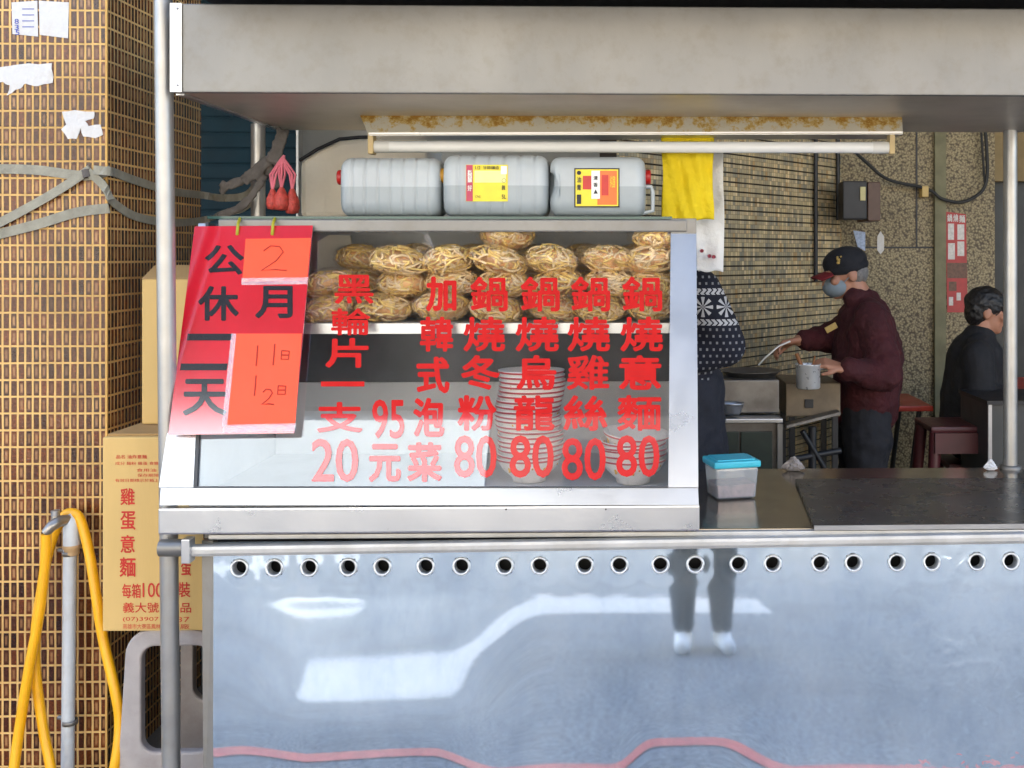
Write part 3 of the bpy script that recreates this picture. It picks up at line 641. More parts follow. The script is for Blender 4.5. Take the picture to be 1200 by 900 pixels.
for r_, row in ROWS.items():
    for px, pi in row:
        Y = .245 + (.02 if r_ % 2 else 0); x = P(px, 300, Y).x
        pv_ = pi if pi == 3 else {0: (0, 4), 1: (1, 5), 2: (2, 4)}[pi][rn.random() < .5]
        put(pv_, (x + rn.uniform(-.012, .012), Y + rn.uniform(-.01, .01), zs + .001 + r_ * .064), rn.uniform(-3, 3), '%s noodle bag, %s in the %s on the case shelf' % (['golden', 'pale', 'golden', 'brownish', 'golden', 'pale'][pv_], LEV[r_], NAMES[px]))
for i, px in enumerate((425, 490, 556, 622, 685, 745)):
    x = P(px, 300, .42).x
    for r_ in range(3): put((i * 2 + r_) % 3, (x, .42, zs + .001 + r_ * .066), rn.uniform(-.5, .5), 'back-row noodle bag, %s layer, behind %s' % (['bottom', 'middle', 'top'][r_], ['the second stack', 'the second gap', 'the third stack', 'the tall middle stack', 'the fifth stack', 'the sixth stack'][i]))
# cream sheet standing in the case at left
mb = MB(); mb.prism([P(372, 376, .5), P(372, 283, .5), P(386, 275, .5), P(410, 276, .5), P(415, 300, .5), P(418, 376, .5)], (0, .01, 0))
CREAM = simple('cream_plastic', srgb(248, 240, 222), .5, 0, .05, 6, .3, 20, .01)
tag(mb.build('cream_box', CREAM, org=P(395, 376, .5)), 'cream plastic panel standing on the case shelf at left', 'panel')

# ------------------------------------------------------------------ bowls at the bottom of the case
BOWL = simple('melamine_bowl', (.92, .84, .76, 1), .3, 0, .05, 20); BRIM = simple('bowl_red_rim', srgb(190, 70, 70), .35, 0, .15, 60); FLOW = simple('bowl_flower_print', srgb(225, 170, 60), .4, 0, .2, 60)
bowl0 = thing('melamine_bowl', (0, 0, 0), 'bowl', 'bowl', 'stacked melamine bowls in the display case')
mb = MB(); mb.lathe((0, 0, 0), [(0, .004), (.035, .004), (.038, 0), (.044, 0), (.046, .012), (.07, .034), (.0865, .06), (.0885, .066), (.085, .066), (.068, .04), (.043, .016), (0, .014)], 36); mb.build('bowl_body', BOWL, bowl0)
mb = MB(); mb.lathe((0, 0, 0), [(.0862, .0585), (.0872, .0590), (.0887, .0635), (.0880, .0637)], 36); mb.build('bowl_rim', BRIM, bowl0)
mb = MB()
for i in range(7):
    a = -1.57 + (i - 3) * .22; rr = .074 + .004 * (i % 2); z = .038 + .009 * (i % 3)
    for p in range(5):
        b = p * 1.257; mb.ell((math.cos(a) * (rr + .0015 * math.sin(b)), math.sin(a) * rr, z + .004 * math.sin(b)), (.0036, .0036, .0036), seg=6, rings=4)
flw = mb.build('flower_print', FLOW, bowl0)
first = [True]
def put_bowl(loc, rz, tilt, label, grp=None):
    o = bowl0 if first[0] else copy_tree(bowl0); first[0] = False
    o.location = loc; o.rotation_euler = (tilt[0], tilt[1], rz); o['label'] = label
zf = .931; xs = P(620, 568, .2).x; NBW = 19
for i in range(NBW):
    if i == 0: lb = 'lowest bowl of the tall stack on the case floor'
    elif i == NBW - 1: lb = 'topmost flower-printed bowl of the tall stack in the case'
    else: lb = 'red-rimmed cream bowl within the tall stack in the case'
    put_bowl((xs + .006 * math.sin(i * .5) + i * .0002,   .2 + .004 * math.sin(i), zf + i * .0128), i * .7, (rn.uniform(-.02, .02), rn.uniform(-.02, .02)), lb)
xs = P(742, 568, .17).x
for i in range(6):
    lb = 'topmost tilted bowl of the short stack by the right bar' if i == 5 else ('lowest bowl of the short stack on the case floor' if i == 0 else 'red-rimmed cream bowl within the short stack in the case')
    put_bowl((xs + i * .001, .17, zf + i * .0137), i * 1.1, (rn.uniform(-.03, .03), .02 * i), lb)

# ------------------------------------------------------------------ jugs on the lid
ZJ = za + .0195
def jug_mat(name, col):
    k = NB(name); c = k.n('TexCoord'); sp = k.n('SeparateXYZ'); k.l(c.outputs['Object'], sp.inputs[0])
    k.set(Roughness=.32); k.l(k.mix(.5, col, k.ramp(k.noise(7, 6), [(.3, (.75, .75, .74, 1)), (.7, (1.1, 1.1, 1.1, 1))]), 'MULTIPLY'), k.b.inputs['Base Color'])
    k.b.inputs['Subsurface Weight'].default_value = .25; k.b.inputs['Subsurface Radius'].default_value = (.03, .03, .03); k.b.inputs['Subsurface Scale'].default_value = .5
    k.bump(k.noise(35, 3), .1, .004); return k.m
JUGM = jug_mat('jug_plastic', srgb(184, 190, 192)); LIQ = jug_mat('jug_contents', srgb(160, 167, 170))
def jug(px0, px1, pytop, Y, label, capside, capcol, ribs, notch=False):
    a = P(px0, pytop, Y - .085); b = P(px1, pytop, Y - .085); L = b.x - a.x; cx = (a.x + b.x) / 2; H = (a.z - ZJ); 
    t = thing('plastic_jug', (cx, Y, ZJ), label, 'jug', 'plastic jugs lying on the display case lid')
    n = 72; seg = 36; hy = .085; hz = H / 2; mb = MB(); vs = []
    for i in range(n + 1):
        u = i / n; x = -L / 2 + L * u
        e = min(u, 1 - u) * L; s = min(1, e / .03); end = math.sqrt(max(0, 1 - (1 - s) ** 2)) * .35 + .65 if e < .03 else 1
        if i in (0, n): end *= .9
        rib = 1
        if ribs and .07 < u < .93:
            q = (u * ribs) % 1; rib = 1 - .045 * (1 if q < .22 else 0) * (math.sin(q / .22 * math.pi))
        for k_ in range(seg):
            th = 2 * math.pi * k_ / seg; c, s_ = math.cos(th), math.sin(th); p = .42
            yy = math.copysign(abs(c) ** p, c) * hy * end * rib; zz = math.copysign(abs(s_) ** p, s_) * hz * end * (rib if s_ > -.2 else 1)
            if notch and u < .10 and zz > -.3 * hz and zz < .45 * hz: x_ = x + .012
            else: x_ = x
            vs.append(V(cx + x_, Y + yy, ZJ + hz + zz))
    fs = [[i * seg + k_, i * seg + (k_ + 1) % seg, (i + 1) * seg + (k_ + 1) % seg, (i + 1) * seg + k_] for i in range(n) for k_ in range(seg)]
    fs += [list(range(seg))[::-1], [n * seg + k_ for k_ in range(seg)]]
    # split light top and filled lower half by face so the liquid line is part of the jug
    mi = [0 if sum(vs[q].z for q in f) / len(f) > ZJ + H * .56 else 1 for f in fs]
    o = len(mb.v); mb.v += vs; mb.f += fs; mb.mi += mi; mb.sm += [True] * len(fs)
    mb.build('jug_body', [JUGM, LIQ], t)
    sgn = -1 if capside == 'l' else 1
    cz = ZJ + hz * 1.35; mb = MB()
    mb.lathe((cx + sgn * (L / 2 - .004), Y - .03, cz), [(.0, -.002), (.021, -.002), (.021, .014), (.019, .018), (0, .018)], 20, (sgn, 0, 0)); mb.build('jug_cap', capcol, t)
    return t, a, L, H, cx
RCAP = simple('red_cap', srgb(175, 30, 24), .35, 0, .05, 20); YCAP = simple('amber_cap', srgb(205, 150, 40), .35, 0, .05, 20)
j1, *_ = jug(396, 515, 183, .34, 'unlabelled ribbed grey jug, the left one lying on the display case', 'l', RCAP, 8)
j2, *_ = jug(517, 642, 180, .33, 'ribbed grey jug with a yellow and pink label, between two other jugs', 'l', YCAP, 7)
j3, *_ = jug(643, 757, 182, .33, 'grey jug with a yellow and red label beside the yellow cloth', 'r', RCAP, 0, True)
LY = simple('label_yellow', srgb(238, 214, 40), .35, 0, .06, 30); LP = simple('label_crimson', srgb(190, 40, 80), .35, 0, .1, 30); LO = simple('label_orange', srgb(238, 110, 30), .35, 0, .06, 30); LR = simple('label_red', srgb(196, 30, 20), .35, 0, .1, 30); LW = simple('label_white', srgb(235, 232, 225), .4, 0, .03, 30)
LGN = simple('label_pale', srgb(240, 232, 150), .4, 0, .06, 30)
YLB = .33 - .085 - .0015
tl = lambda d: (lambda x, y: P(x, y, YLB - d))
def quad(mb, x0, y0, x1, y1, d0, th=.001, mi=0):
    f = tl(d0); mb.prism([f(x0, y0), f(x1, y0), f(x1, y1), f(x0, y1)], (0, th, 0), mi)
def label_part(pieces, words, jug_o, mats):
    mb = MB()
    for (x0, y0, x1, y1, d, mi) in pieces: quad(mb, x0, y0, x1, y1, d, .0009 if d else .004, mi)
    for (tx, bx, mi, bold) in words: letter(mb, tx, bx, tl(.0038), bold, mi)
    mb.build('jug_label', mats, jug_o)
label_part([(546, 193, 595, 236, 0, 0), (546.3, 193.3, 554, 235.7, .001, 1), (556, 200, 593, 214, .001, 3), (587, 194.5, 594, 204, .002, 4)],
           [('醬油', (548, 199, 553, 214), 4, .02), ('好', (548, 217, 553, 224), 4, .02), ('1/2', (557, 194.5, 563, 198.5), 2, .01), ('甘醇釀造', (566, 194.5, 585, 198.5), 2, .01), ('原味', (588, 217, 592, 223), 2, .02), ('CNS', (557, 229, 563, 232), 2, .0), ('5L', (588, 228, 593, 233), 2, .02), ('◯', (588, 209, 593, 214), 2, .0)],
           j2, [LY, LP, BLACK, LGN, LW])
label_part([(673, 197, 726, 243, 0, 2), (674.5, 198.5, 724.5, 241.5, .001, 0), (700, 200, 723, 240, .002, 1), (683, 206, 694, 222, .002, 3), (693, 200, 703, 233, .003, 4), (705, 205, 713, 229, .003, 3)],
           [('油', (676, 207, 681, 214), 2, .02), ('膏', (676, 216, 681, 223), 2, .02), ('■', (676, 228, 681, 239), 2, .0), ('清', (695.5, 206, 700.5, 211), 2, .03), ('香', (695.5, 214, 700.5, 219), 2, .03), ('▲', (695.5, 222, 700.5, 227), 2, .03), ('●', (676, 200, 681, 205), 2, .0), ('純釀', (715, 206, 721, 220), 0, .0)],
           j3, [LY, LO, BLACK, LR, LW])
# small moulded handle gap of the right jug
mb = MB(); q = P(759, 236, .26); mb.tube([P(752, 219, .30), P(763, 219, .30), P(765, 225, .30), P(765, 247, .30), P(752, 250, .30)], .006, 8); mb.build('handle', JUGM, j3)

# yellow cloth, white sheet, cream sheet, red bags
def cloth(name, px0, py0, px1, py1, Y, mat, label, cat, amp=.006, seed=1, wav=0, th=.002):
    rn = random.Random(seed); ph = [rn.uniform(0, 6) for _ in range(6)]; wf = min(1, (px1 - px0) / 60) ** 1.5
    def f(u, v):
        p = P(px0 + (px1 - px0) * u + 1.5 * math.sin(v * 7 + ph[0]) * (u - .5), py0 + (py1 - py0) * v + wav * math.sin(u * 9 + ph[1]) * v, Y)
        p.y += amp * (math.sin(u * 11 * wf + v * 3 + ph[2]) + .7 * math.sin(u * 23 * wf - v * 9 + ph[3]) * wf + .6 * math.sin(v * 17 + u * 5 + ph[4])); return p
    mb = MB(); mb.grid(f, 40, 44); o = mb.build(name, mat, org=P((px0 + px1) / 2, py1, Y))
    m = o.modifiers.new('t', 'SOLIDIFY'); m.thickness = th; bake(o); return tag(o, label, cat)
YEL = simple('yellow_cloth', srgb(232, 205, 20), .75, 0, .06, 8, .8, 38, .012)
cloth('yellow_cloth', 776, 158, 836, 258, .475, YEL, 'bright yellow cloth hanging beside the jugs under the roof', 'cloth', .005, 3, 1.5)
WSH = simple('white_bag_plastic', srgb(226, 226, 224), .4, 0, .04, 8, .7, 25, .012)
wb = cloth('white_plastic_bag', 816, 178, 848, 318, .56, WSH, 'white plastic bag hanging behind the yellow cloth', 'bag', .004, 5, 1)
mb = MB()
for x, y in ((831, 300), (836, 301), (822, 294)):
    q = P(x, y, .544); mb.lathe(q, [(.0, -.001), (.0055, 0), (.0055, .02)], 12, (0, -1, .0))
mb.build('pink_print', simple('pink_print', srgb(226, 130, 150), .5), wb)
mb = MB()
out = [(351, 256), (351, 188), (372, 175), (398, 163), (420, 161), (470, 160), (500, 162), (500, 256)]
mb.prism([P(x, y, .9) for x, y in out], (0, .3, 0)); wrp = mb.build('cream_cover', CREAM, org=P(430, 256, .9))
m = wrp.modifiers.new('b', 'BEVEL'); m.width = .02; m.segments = 3; bake(wrp)
tag(wrp, 'cream plastic cover with dark piping behind the left jug', 'cover')
mb = MB(); mb.tube([P(351, 188, .893), P(372, 175, .893), P(398, 163, .893), P(420, 161, .893), P(470, 160, .893)], .006, 8); mb.build('piping', BLACK, wrp)
PINKB = simple('red_mesh_bag', srgb(205, 80, 70), .5, 0, .3, 90, .6, 150, .006)
PINKS = simple('pink_string', srgb(226, 120, 135), .5, 0, .1, 40)
zt_ = za + .0195
rb = thing('red_mesh_bag', (P(330, 250, .6).x, .6, zt_), 'cluster of red mesh bags hanging by pink strings from the rear post', 'bag')
for i, (x0, x1, yt, yb) in enumerate(((314, 325, 224, 246), (323, 337, 222, 247), (336, 349, 224, 251))):
    mb = MB(); a = P((x0 + x1) / 2, yb, .60 - .015 * (i % 2)); b = P((x0 + x1) / 2, yt, .60 - .015 * (i % 2)); r_ = (P(x1, 0, .6).x - P(x0, 0, .6).x) / 2 * 1.35
    mb.lathe(a, [(0, 0), (r_ * .8, .003), (r_, .02), (r_ * .95, (b.z - a.z) * .6), (r_ * .55, (b.z - a.z) * .9), (.006, (b.z - a.z) * 1.1)], 16)
    o = mb.build('mesh_bag', PINKB, rb)
    mb = MB(); top = P(333, 182, .66)
    for dx in (-3, 0, 4): mb.tube([b, P((x0 + x1) / 2 + dx, 205, .62), P(331 + dx * .5, 186, .66), top], .0035, 6)
    mb.build('string', PINKS, rb)

# ------------------------------------------------------------------ red notice board tied to the case
REDB = NB('red_board'); c = REDB.n('TexCoord')
REDB.l(REDB.ramp(REDB.noise(5, 5), [(.3, srgb(206, 4, 30)), (.7, srgb(226, 10, 40))]), REDB.b.inputs['Base Color']); REDB.set(Roughness=.3); REDB.b.inputs['Coat Weight'].default_value = 1; REDB.b.inputs['Coat IOR'].default_value = 2.7; REDB.b.inputs['Specular IOR Level'].default_value = .1; REDB.b.inputs['Coat Roughness'].default_value = .12
wv = REDB.n('TexWave'); wv.inputs['Scale'].default_value = 90; wv.inputs['Distortion'].default_value = .6; REDB.l(REDB.coord(), wv.inputs['Vector']); REDB.bump(wv.outputs['Fac'], .15, .001)
ORG_P = simple('orange_paper', srgb(255, 84, 44), .6, 0, .05, 10, .2, 60, .002)
TAPE = clear_mat('clear_tape', (.97, .95, .95, 1), .12, .15, 1, 60, body=.10, bodycol=(.9, .85, .85, 1))
BO = .030
sb = thing('notice_board', G(275, 508, BO), 'red holiday notice board with black characters and orange papers, tied to the case', 'notice board')
def bslab(pts, d0, d1, name, mat, parent=None):
    mb = MB(); slab(mb, pts, BO + d0, BO + d1); return mb.build(name, mat, parent or sb)
brd = bslab([(229, 266), (367, 265), (345, 508), (198, 510)], -.002, .003, 'board', REDB.m)
op1 = bslab([(288, 280), (364.5, 279), (360, 329), (284, 330)], .0033, .0042, 'orange_paper', ORG_P)
op2 = bslab([(275, 391), (354, 391), (346, 498), (264, 500)], .0033, .0042, 'orange_paper', ORG_P)
for pts in (((283, 326), (361, 325), (360, 333), (283, 334)), ((262, 498), (347, 496), (346, 505), (260, 507)), ((271, 391), (277, 391), (266, 500), (260, 500))):
    bslab(pts, .0045, .0049, 'clear_tape', TAPE)
INK = simple('black_lettering', (.013, .013, .018, 1), .5, 0, .2, 30, spec=.1); INK.node_tree.nodes['Principled BSDF'].inputs['Coat Weight'].default_value = 1; INK.node_tree.nodes['Principled BSDF'].inputs['Coat IOR'].default_value = 2.2; INK.node_tree.nodes['Principled BSDF'].inputs['Coat Roughness'].default_value = .12
PEN = simple('red_pen', srgb(168, 40, 20), .6, 0, .1, 30)
ts = tg(BO + .0036); mb = MB()
shear = lambda x, y: ts(x, y)
letter(mb, '公', (240, 287, 286, 322), shear, .034); letter(mb, '休', (232, 335, 280, 376), shear, .034)
for (x0, y0, x1, y1) in ((219, 391, 272, 399), (211, 426, 267, 434)):
    mb.add([ts(x0 + 1, y0), ts(x1, y0), ts(x1 - 1.5, y1), ts(x0, y1)], [(0, 1, 2, 3)])
letter(mb, '天', (214, 444, 266, 487), shear, .034); mb.build('lettering', INK, brd)
mb = MB(); letter(mb, '月', (299, 335, 343, 373), shear, .034); mb.build('lettering', INK, brd)
tw_ = tg(BO + .0046)
def pen(strokes, parent):
    mb = MB()
    for st in strokes: mb.tube([tw_(x, y) for x, y in st], .0017, 5)
    mb.build('pen_writing', PEN, parent)
one = lambda x, y, h: [(x, y), (x - .8, y + h * .5), (x - 2, y + h)]
def day(x, y): return [[(x, y), (x - .6, y + 10), (x + 8, y + 10), (x + 9, y + .5), (x, y)], [(x, y + 5), (x + 8, y + 5)]]
two = lambda x, y, w_, h: [(x, y + h * .2), (x + w_ * .3, y), (x + w_ * .7, y + h * .04), (x + w_ * .85, y + h * .25), (x + w_ * .55, y + h * .6), (x - w_ * .1, y + h), (x + w_ * .5, y + h * .96), (x + w_, y + h)]
pen([two(309, 288, 27, 29)], op1)
pen([one(302, 405, 24), one(322, 403, 25)] + day(330, 411), op2); pen([one(300, 440, 24), two(308, 456, 13, 18)] + day(326, 452), op2)
TIE = simple('olive_tie_wire', srgb(170, 165, 40), .5, 0, .1, 40)
for x in (279, 320):
    mb = MB(); p0 = G(x - 1, 274, BO + .006); p1 = G(x, 262, BO + .012); top = P(x + 2, 256, .185); mb.tube([G(x - 1, 276, BO - .004), p0, p1, top, top + V(0, .03, -.004)], .0038, 8); mb.build('tie_wire', TIE, sb)

# ------------------------------------------------------------------ boxes, stool at the left
YB0 = .12
a = P(120, 740, YB0); b = P(240, 512, YB0)
box = thing('cardboard_box', ((a.x + b.x) / 2, .3, a.z), 'tall tan noodle carton with red characters standing on the grey stool', 'box')
mb = MB(); mb.box((a.x, YB0, a.z), (b.x, .52, b.z), bev=.004); bb = mb.build('carton', CARD, box)
mb = MB(); mb.box((a.x + .004, YB0 + .02, b.z), (b.x - .004, .515, b.z + .006), bev=.002); mb.build('top_flap', CARD_DARK, box)
mb = MB(); tb = lambda x, y: P(x, y, YB0 - .0008)
for ch, bx in (('雞', (141, 572, 158, 592)), ('蛋', (141, 599, 159, 621)), ('意', (141, 627, 158, 648)), ('麵', (140, 653, 159, 676))): letter(mb, ch, bx, tb, .022)
letter(mb, '每箱', (143, 684, 165, 701), tb, .016); letter(mb, '100', (167, 683, 191, 700), tb, .008); letter(mb, '包裝', (195, 682, 223, 700), tb, .016)
letter(mb, '蛋', (212, 655, 224, 675), tb, .02); letter(mb, '義大號', (144, 706, 186, 718), tb, .012); letter(mb, '食品', (196, 706, 224, 718), tb, .012)
letter(mb, '(07)3907', (144, 723, 186, 729), tb, .0); letter(mb, '高雄市大寮區鳳林', (144, 731, 188, 737), tb, .0); letter(mb, '237', (200, 723, 222, 729), tb, .0); letter(mb, '工廠', (200, 731, 222, 737), tb, .0)
letter(mb, '品名 油炸意麵', (136, 533, 172, 537.5), tb, .01); letter(mb, '成分 麵粉 雞蛋 食鹽', (135, 541, 186, 545), tb, .0); letter(mb, '食用油', (160, 549, 183, 553), tb, .0); letter(mb, '保存期限', (161, 555, 186, 559), tb, .0); letter(mb, '有效日期標示於箱上', (135, 561, 186, 565), tb, .0)
mb.build('red_print', INK_RED, bb)
ztop = b.z + .007
mb = MB(); a2 = P(168, 505, .30); b2_ = P(222, 327, .30)
ub = thing('cardboard_box', ((a2.x + b2_.x) / 2, .38, ztop), 'plain brown carton half hidden behind the red notice board', 'box')
mb = MB(); mb.box((a2.x, .29, ztop), (b2_.x, .5, b2_.z), bev=.004); mb.build('carton', CARD, ub)
mb = MB(); mb.prism([V(a2.x, .29, b2_.z), V(b2_.x, .29, b2_.z), V(b2_.x, .37, b2_.z + .035), V(a2.x, .37, b2_.z + .035)], (0, .003, .003)); mb.build('top_flap', CARD_DARK, ub)
# grey moulded stool under the box
GST = simple('grey_moulded_plastic', srgb(164, 156, 152), .55, 0, .12, 12, .3, 60, .004, dirt=(srgb(120, 100, 92), 9, .4))
zs_t = a.z - .001
st = thing('plastic_stool', (-1.22, .3, 0), 'grey plastic stool with a rounded window carrying the tall carton', 'stool')
def rr(x0, z0, x1, z1, r, n=8):
    pts = []
    for cx, cz, a0 in ((x1 - r, z1 - r, 0), (x0 + r, z1 - r, 90), (x0 + r, z0 + r, 180), (x1 - r, z0 + r, 270)):
        for i in range(n + 1):
            an = R(a0 + 90 * i / n); pts.append((cx + r * math.cos(an), cz + r * math.sin(an)))
    return pts
def window_panel(name, y0, th, outer, inner, parent, mat):
    mb = MB(); n = len(outer); vs = []
    for y in (y0, y0 + th):
        for q in (outer, inner): vs += [V(x, y, z) for x, z in q]
    fs = []
    for i in range(n):
        j = (i + 1) % n
        fs += [(i, j, n + j, n + i), (2 * n + j, 2 * n + i, 3 * n + i, 3 * n + j), (j, i, 2 * n + i, 2 * n + j), (n + i, n + j, 3 * n + j, 3 * n + i)]
    mb.add(vs, fs); o = mb.build(name, mat, parent); m = o.modifiers.new('b', 'BEVEL'); m.width = .006; m.segments = 2; m.limit_method = 'ANGLE'; return bake(o)
xl, xr = P(148, 800, .13).x, -1.075
hl, hr = P(165, 800, .13).x, -1.09; hz0, hz1 = P(165, 882, .13).z, P(165, 758, .13).z
out_ = [(x - .035 * max(0, (zs_t - z) / zs_t) * (1 if x < -1.22 else 0), z) for x, z in rr(xl, .02, xr, zs_t, .06)]
window_panel('front_panel', .13, .03, out_, rr(hl, hz0, hr, hz1, .035), st, GST)
window_panel('rear_panel', .46, .03, rr(xl, .02, xr, zs_t, .06), rr(hl, hz0, hr, hz1, .035), st, GST)
mb = MB(); mb.box((xl + .03, .155, zs_t - .03), (xr - .03, .465, zs_t - .002), bev=.006); mb.build('seat', GST, st)

# ------------------------------------------------------------------ tap, standpipe and yellow hose
YT = .245
PVC = simple('grey_pvc', srgb(196, 202, 206), .4, 0, .06, 20, dirt=(srgb(150, 140, 125), 14, .3))
BRASS = simple('dull_tap_metal', srgb(150, 145, 138), .35, .8, .15, 30, .2, 80, .002)
tp = thing('water_tap', P(84, 1000, YT), 'grey standpipe with a metal tap in front of the tiled pillar', 'tap')
tp.location.z = 0; ORG[tp.name] = tp.location.copy()
a = P(83, 622, YT); s_ = 1 / (F / (YT + CD))
mb = MB(); mb.tube([V(a.x - .01, YT, 0), V(a.x - .003, YT, .7), a], .0165, 16); mb.build('standpipe', PVC, tp)
mb = MB(); mb.tube([P(84, 640, YT), P(84, 618, YT), P(84, 612, YT), P(78, 608, YT)], [.021, .021, .02, .018], 16); mb.build('elbow', PVC, tp)
mb = MB(); mb.lathe(P(84, 645, YT), [(.0175, -.012), (.019, -.008), (.019, .004), (.0225, .006), (.0225, .016)], 16); mb.build('collar', simple('pipe_tape', srgb(190, 160, 120), .6, 0, .1, 40), tp)
mb = MB(); mb.tube([P(80, 609, YT - .005), P(68, 611, YT - .03), P(60, 617, YT - .05), P(54, 624, YT - .05)], [.014, .016, .014, .012], 12)
mb.tube([P(65, 614, YT - .03), P(65, 603, YT - .03)], [.012, .010], 12); mb.build('tap_body', BRASS, tp)
mb = MB(); mb.tube([P(65, 604, YT - .03), P(65, 598, YT - .03)], .0115, 8); mb.box(P(60, 602, YT - .035), P(70, 599, YT - .025)); mb.build('tap_handle', STEEL_DARK, tp)
for y in (648, 846):
    mb = MB(); q = P(82, y, YT); mb.lathe(q, [(.0175, -.006), (.0195, -.006), (.0195, .006), (.0175, .006)], 16); mb.tube([q + V(-.018, .02, 0), q + V(-.045, .03, 0)], .006, 8); mb.tube([q + V(-.02, .02, 0), q + V(-.02, .056, 0)], .005, 8); mb.build('pipe_clip', STEEL, tp)
HOSE = simple('yellow_hose_rubber', srgb(240, 172, 12), .38, 0, .08, 14, .1, 60, .002, dirt=(srgb(190, 120, 20), 12, .3))
def smooth_path(pts, n=8):
    out = []
    for i in range(len(pts) - 1):
        p0, p1, p2, p3 = pts[max(i - 1, 0)], pts[i], pts[i + 1], pts[min(i + 2, len(pts) - 1)]
        for k_ in range(n):
            t_ = k_ / n; out.append(.5 * ((2 * p1) + (p2 - p0) * t_ + (2 * p0 - 5 * p1 + 4 * p2 - p3) * t_ ** 2 + (3 * p1 - p0 - 3 * p2 + p3) * t_ ** 3))
    return out + [pts[-1]]
hp = [(54, 626, .195), (53, 660, .195), (46, 720, .19), (33, 790, .18), (22, 860, .17), (14, 920, .15), (4, 1000, .14), (20, 1040, .12), (60, 1000, .14), (62, 920, .17), (50, 850, .2), (42, 790, .21), (42, 740, .215), (49, 690, .24), (55, 655, .262), (63, 628, .27), (73, 607, .268), (83, 601, .262), (94, 609, .245), (105, 650, .225), (113, 700, .195), (121, 750, .185), (135, 810, .16), (140, 850, .15), (134, 900, .13), (118, 960, .12), (100, 1010, .12)]
mb = MB(); mb.tube(smooth_path([P(*q) for q in hp]), .0128, 12); hs = mb.build('garden_hose', HOSE, org=P(54, 900, .2)); tag(hs, 'yellow garden hose looped over the tap by the pillar', 'hose')

# ------------------------------------------------------------------ grey straps round the pillar, knotted on the rear post
STRAP = simple('grey_webbing', srgb(150, 145, 128), .85, 0, .15, 30, .5, 200, .003, dirt=(srgb(90, 85, 70), 12, .4))
STRAPD = simple('dark_webbing', srgb(96, 90, 84), .85, 0, .2, 30, .5, 200, .003)
def ribbon(mb, pts, wd, th=.004, nrm=None):
    pts = smooth_path([Vector(p) for p in pts], 5); n = len(pts); prev = None
    rows = []
    for i in range(n):
        t_ = (pts[min(i + 1, n - 1)] - pts[max(i - 1, 0)]).normalized()
        nn = nrm(pts[i]) if nrm else V(0, -1, 0)
        s_ = t_.cross(nn).normalized() * wd / 2; nn = s_.cross(t_).normalized() * th / 2
        rows += [pts[i] + s_ + nn, pts[i] - s_ + nn, pts[i] - s_ - nn, pts[i] + s_ - nn]
    fs = [[i * 4 + k_, i * 4 + (k_ + 1) % 4, (i + 1) * 4 + (k_ + 1) % 4, (i + 1) * 4 + k_] for i in range(n - 1) for k_ in range(4)] + [[3, 2, 1, 0], [n * 4 - 4, n * 4 - 3, n * 4 - 2, n * 4 - 1]]
    mb.add(rows, fs, False)
YS = YP0 - .006; XS = XP + .008
nrm = lambda p: V(0, -1, 0) if p.y < YP0 + .003 and p.x < XP + .004 else (V(1, -.35, 0).normalized() if p.x < XP + .1 else V(.2, -1, 0).normalized())
fr_ = lambda x, y, d=0: P(x, y, YS - d); sd = lambda x, y: PXp(x, y, XS)
strap = thing('webbing_strap', P(100, 230, YS), 'grey webbing strap wound round the tiled pillar and tied to the rear post', 'strap')
KN = P(318, 165, YB - .05)
mb = MB(); ribbon(mb, [fr_(-25, 198), fr_(40, 199), fr_(100, 206), fr_(131, 199)], .026, nrm=nrm); ribbon(mb, [fr_(-25, 274, .004), fr_(30, 245, .006), fr_(70, 222, .007), fr_(106, 198, .008)], .024, nrm=nrm)
ribbon(mb, [fr_(-25, 280), fr_(40, 264), fr_(90, 249), fr_(128, 244)], .027, nrm=nrm); ribbon(mb, [fr_(103, 201, .013), fr_(120, 216, .013), fr_(130, 234, .013)], .022, nrm=nrm); mb.build('strap_loop', STRAP, strap)
mb = MB(); ribbon(mb, [fr_(110, 199, .018), fr_(129, 201, .018), sd(136, 203), sd(160, 212), sd(200, 224), sd(239, 229), P(262, 232, .9), P(290, 228, .8), P(308, 205, YB - .04)], .024, nrm=nrm)
ribbon(mb, [fr_(126, 228, .02), sd(136, 240), sd(160, 254), sd(200, 261), sd(239, 258), P(262, 250, .9), P(290, 240, .8), P(312, 200, YB - .04)], .024, nrm=nrm); mb.build('strap_tail', STRAP, strap)
mb = MB(); mb.tube([fr_(103, 199) + V(0, -.01, 0), fr_(105, 208) + V(0, -.01, 0)], .012, 8); mb.build('strap_knot', STRAPD, strap)
kc = thing('knotted_cloth', P(315, 200, YB - .03), 'dark grey rag knotted round the rear post below the roof', 'rag')
mb = MB()
for (pts, wd) in ((((332, 150), (326, 172), (318, 190)), .055), (((318, 178), (328, 192), (326, 212), (316, 215)), .05), (((322, 182), (300, 200), (285, 212)), .05), (((300, 198), (282, 212), (268, 218), (258, 214)), .03), (((288, 210), (272, 214), (258, 226)), .028), (((310, 205), (300, 222), (285, 240), (255, 256)), .035)):
    ribbon(mb, [P(x, y, YB - .07 - .006 * i) for i, (x, y) in enumerate(pts)], wd * .72, .008)
for (x, y, r_) in ((323, 184, .02), (316, 198, .022), (328, 170, .016)): mb.ell(P(x, y, YB - .05), (r_, r_ * .9, r_ * 1.2))
kc_m = mb.build('rag', STRAPD, kc); remesh(kc_m, .0042, 2, .012, .02)

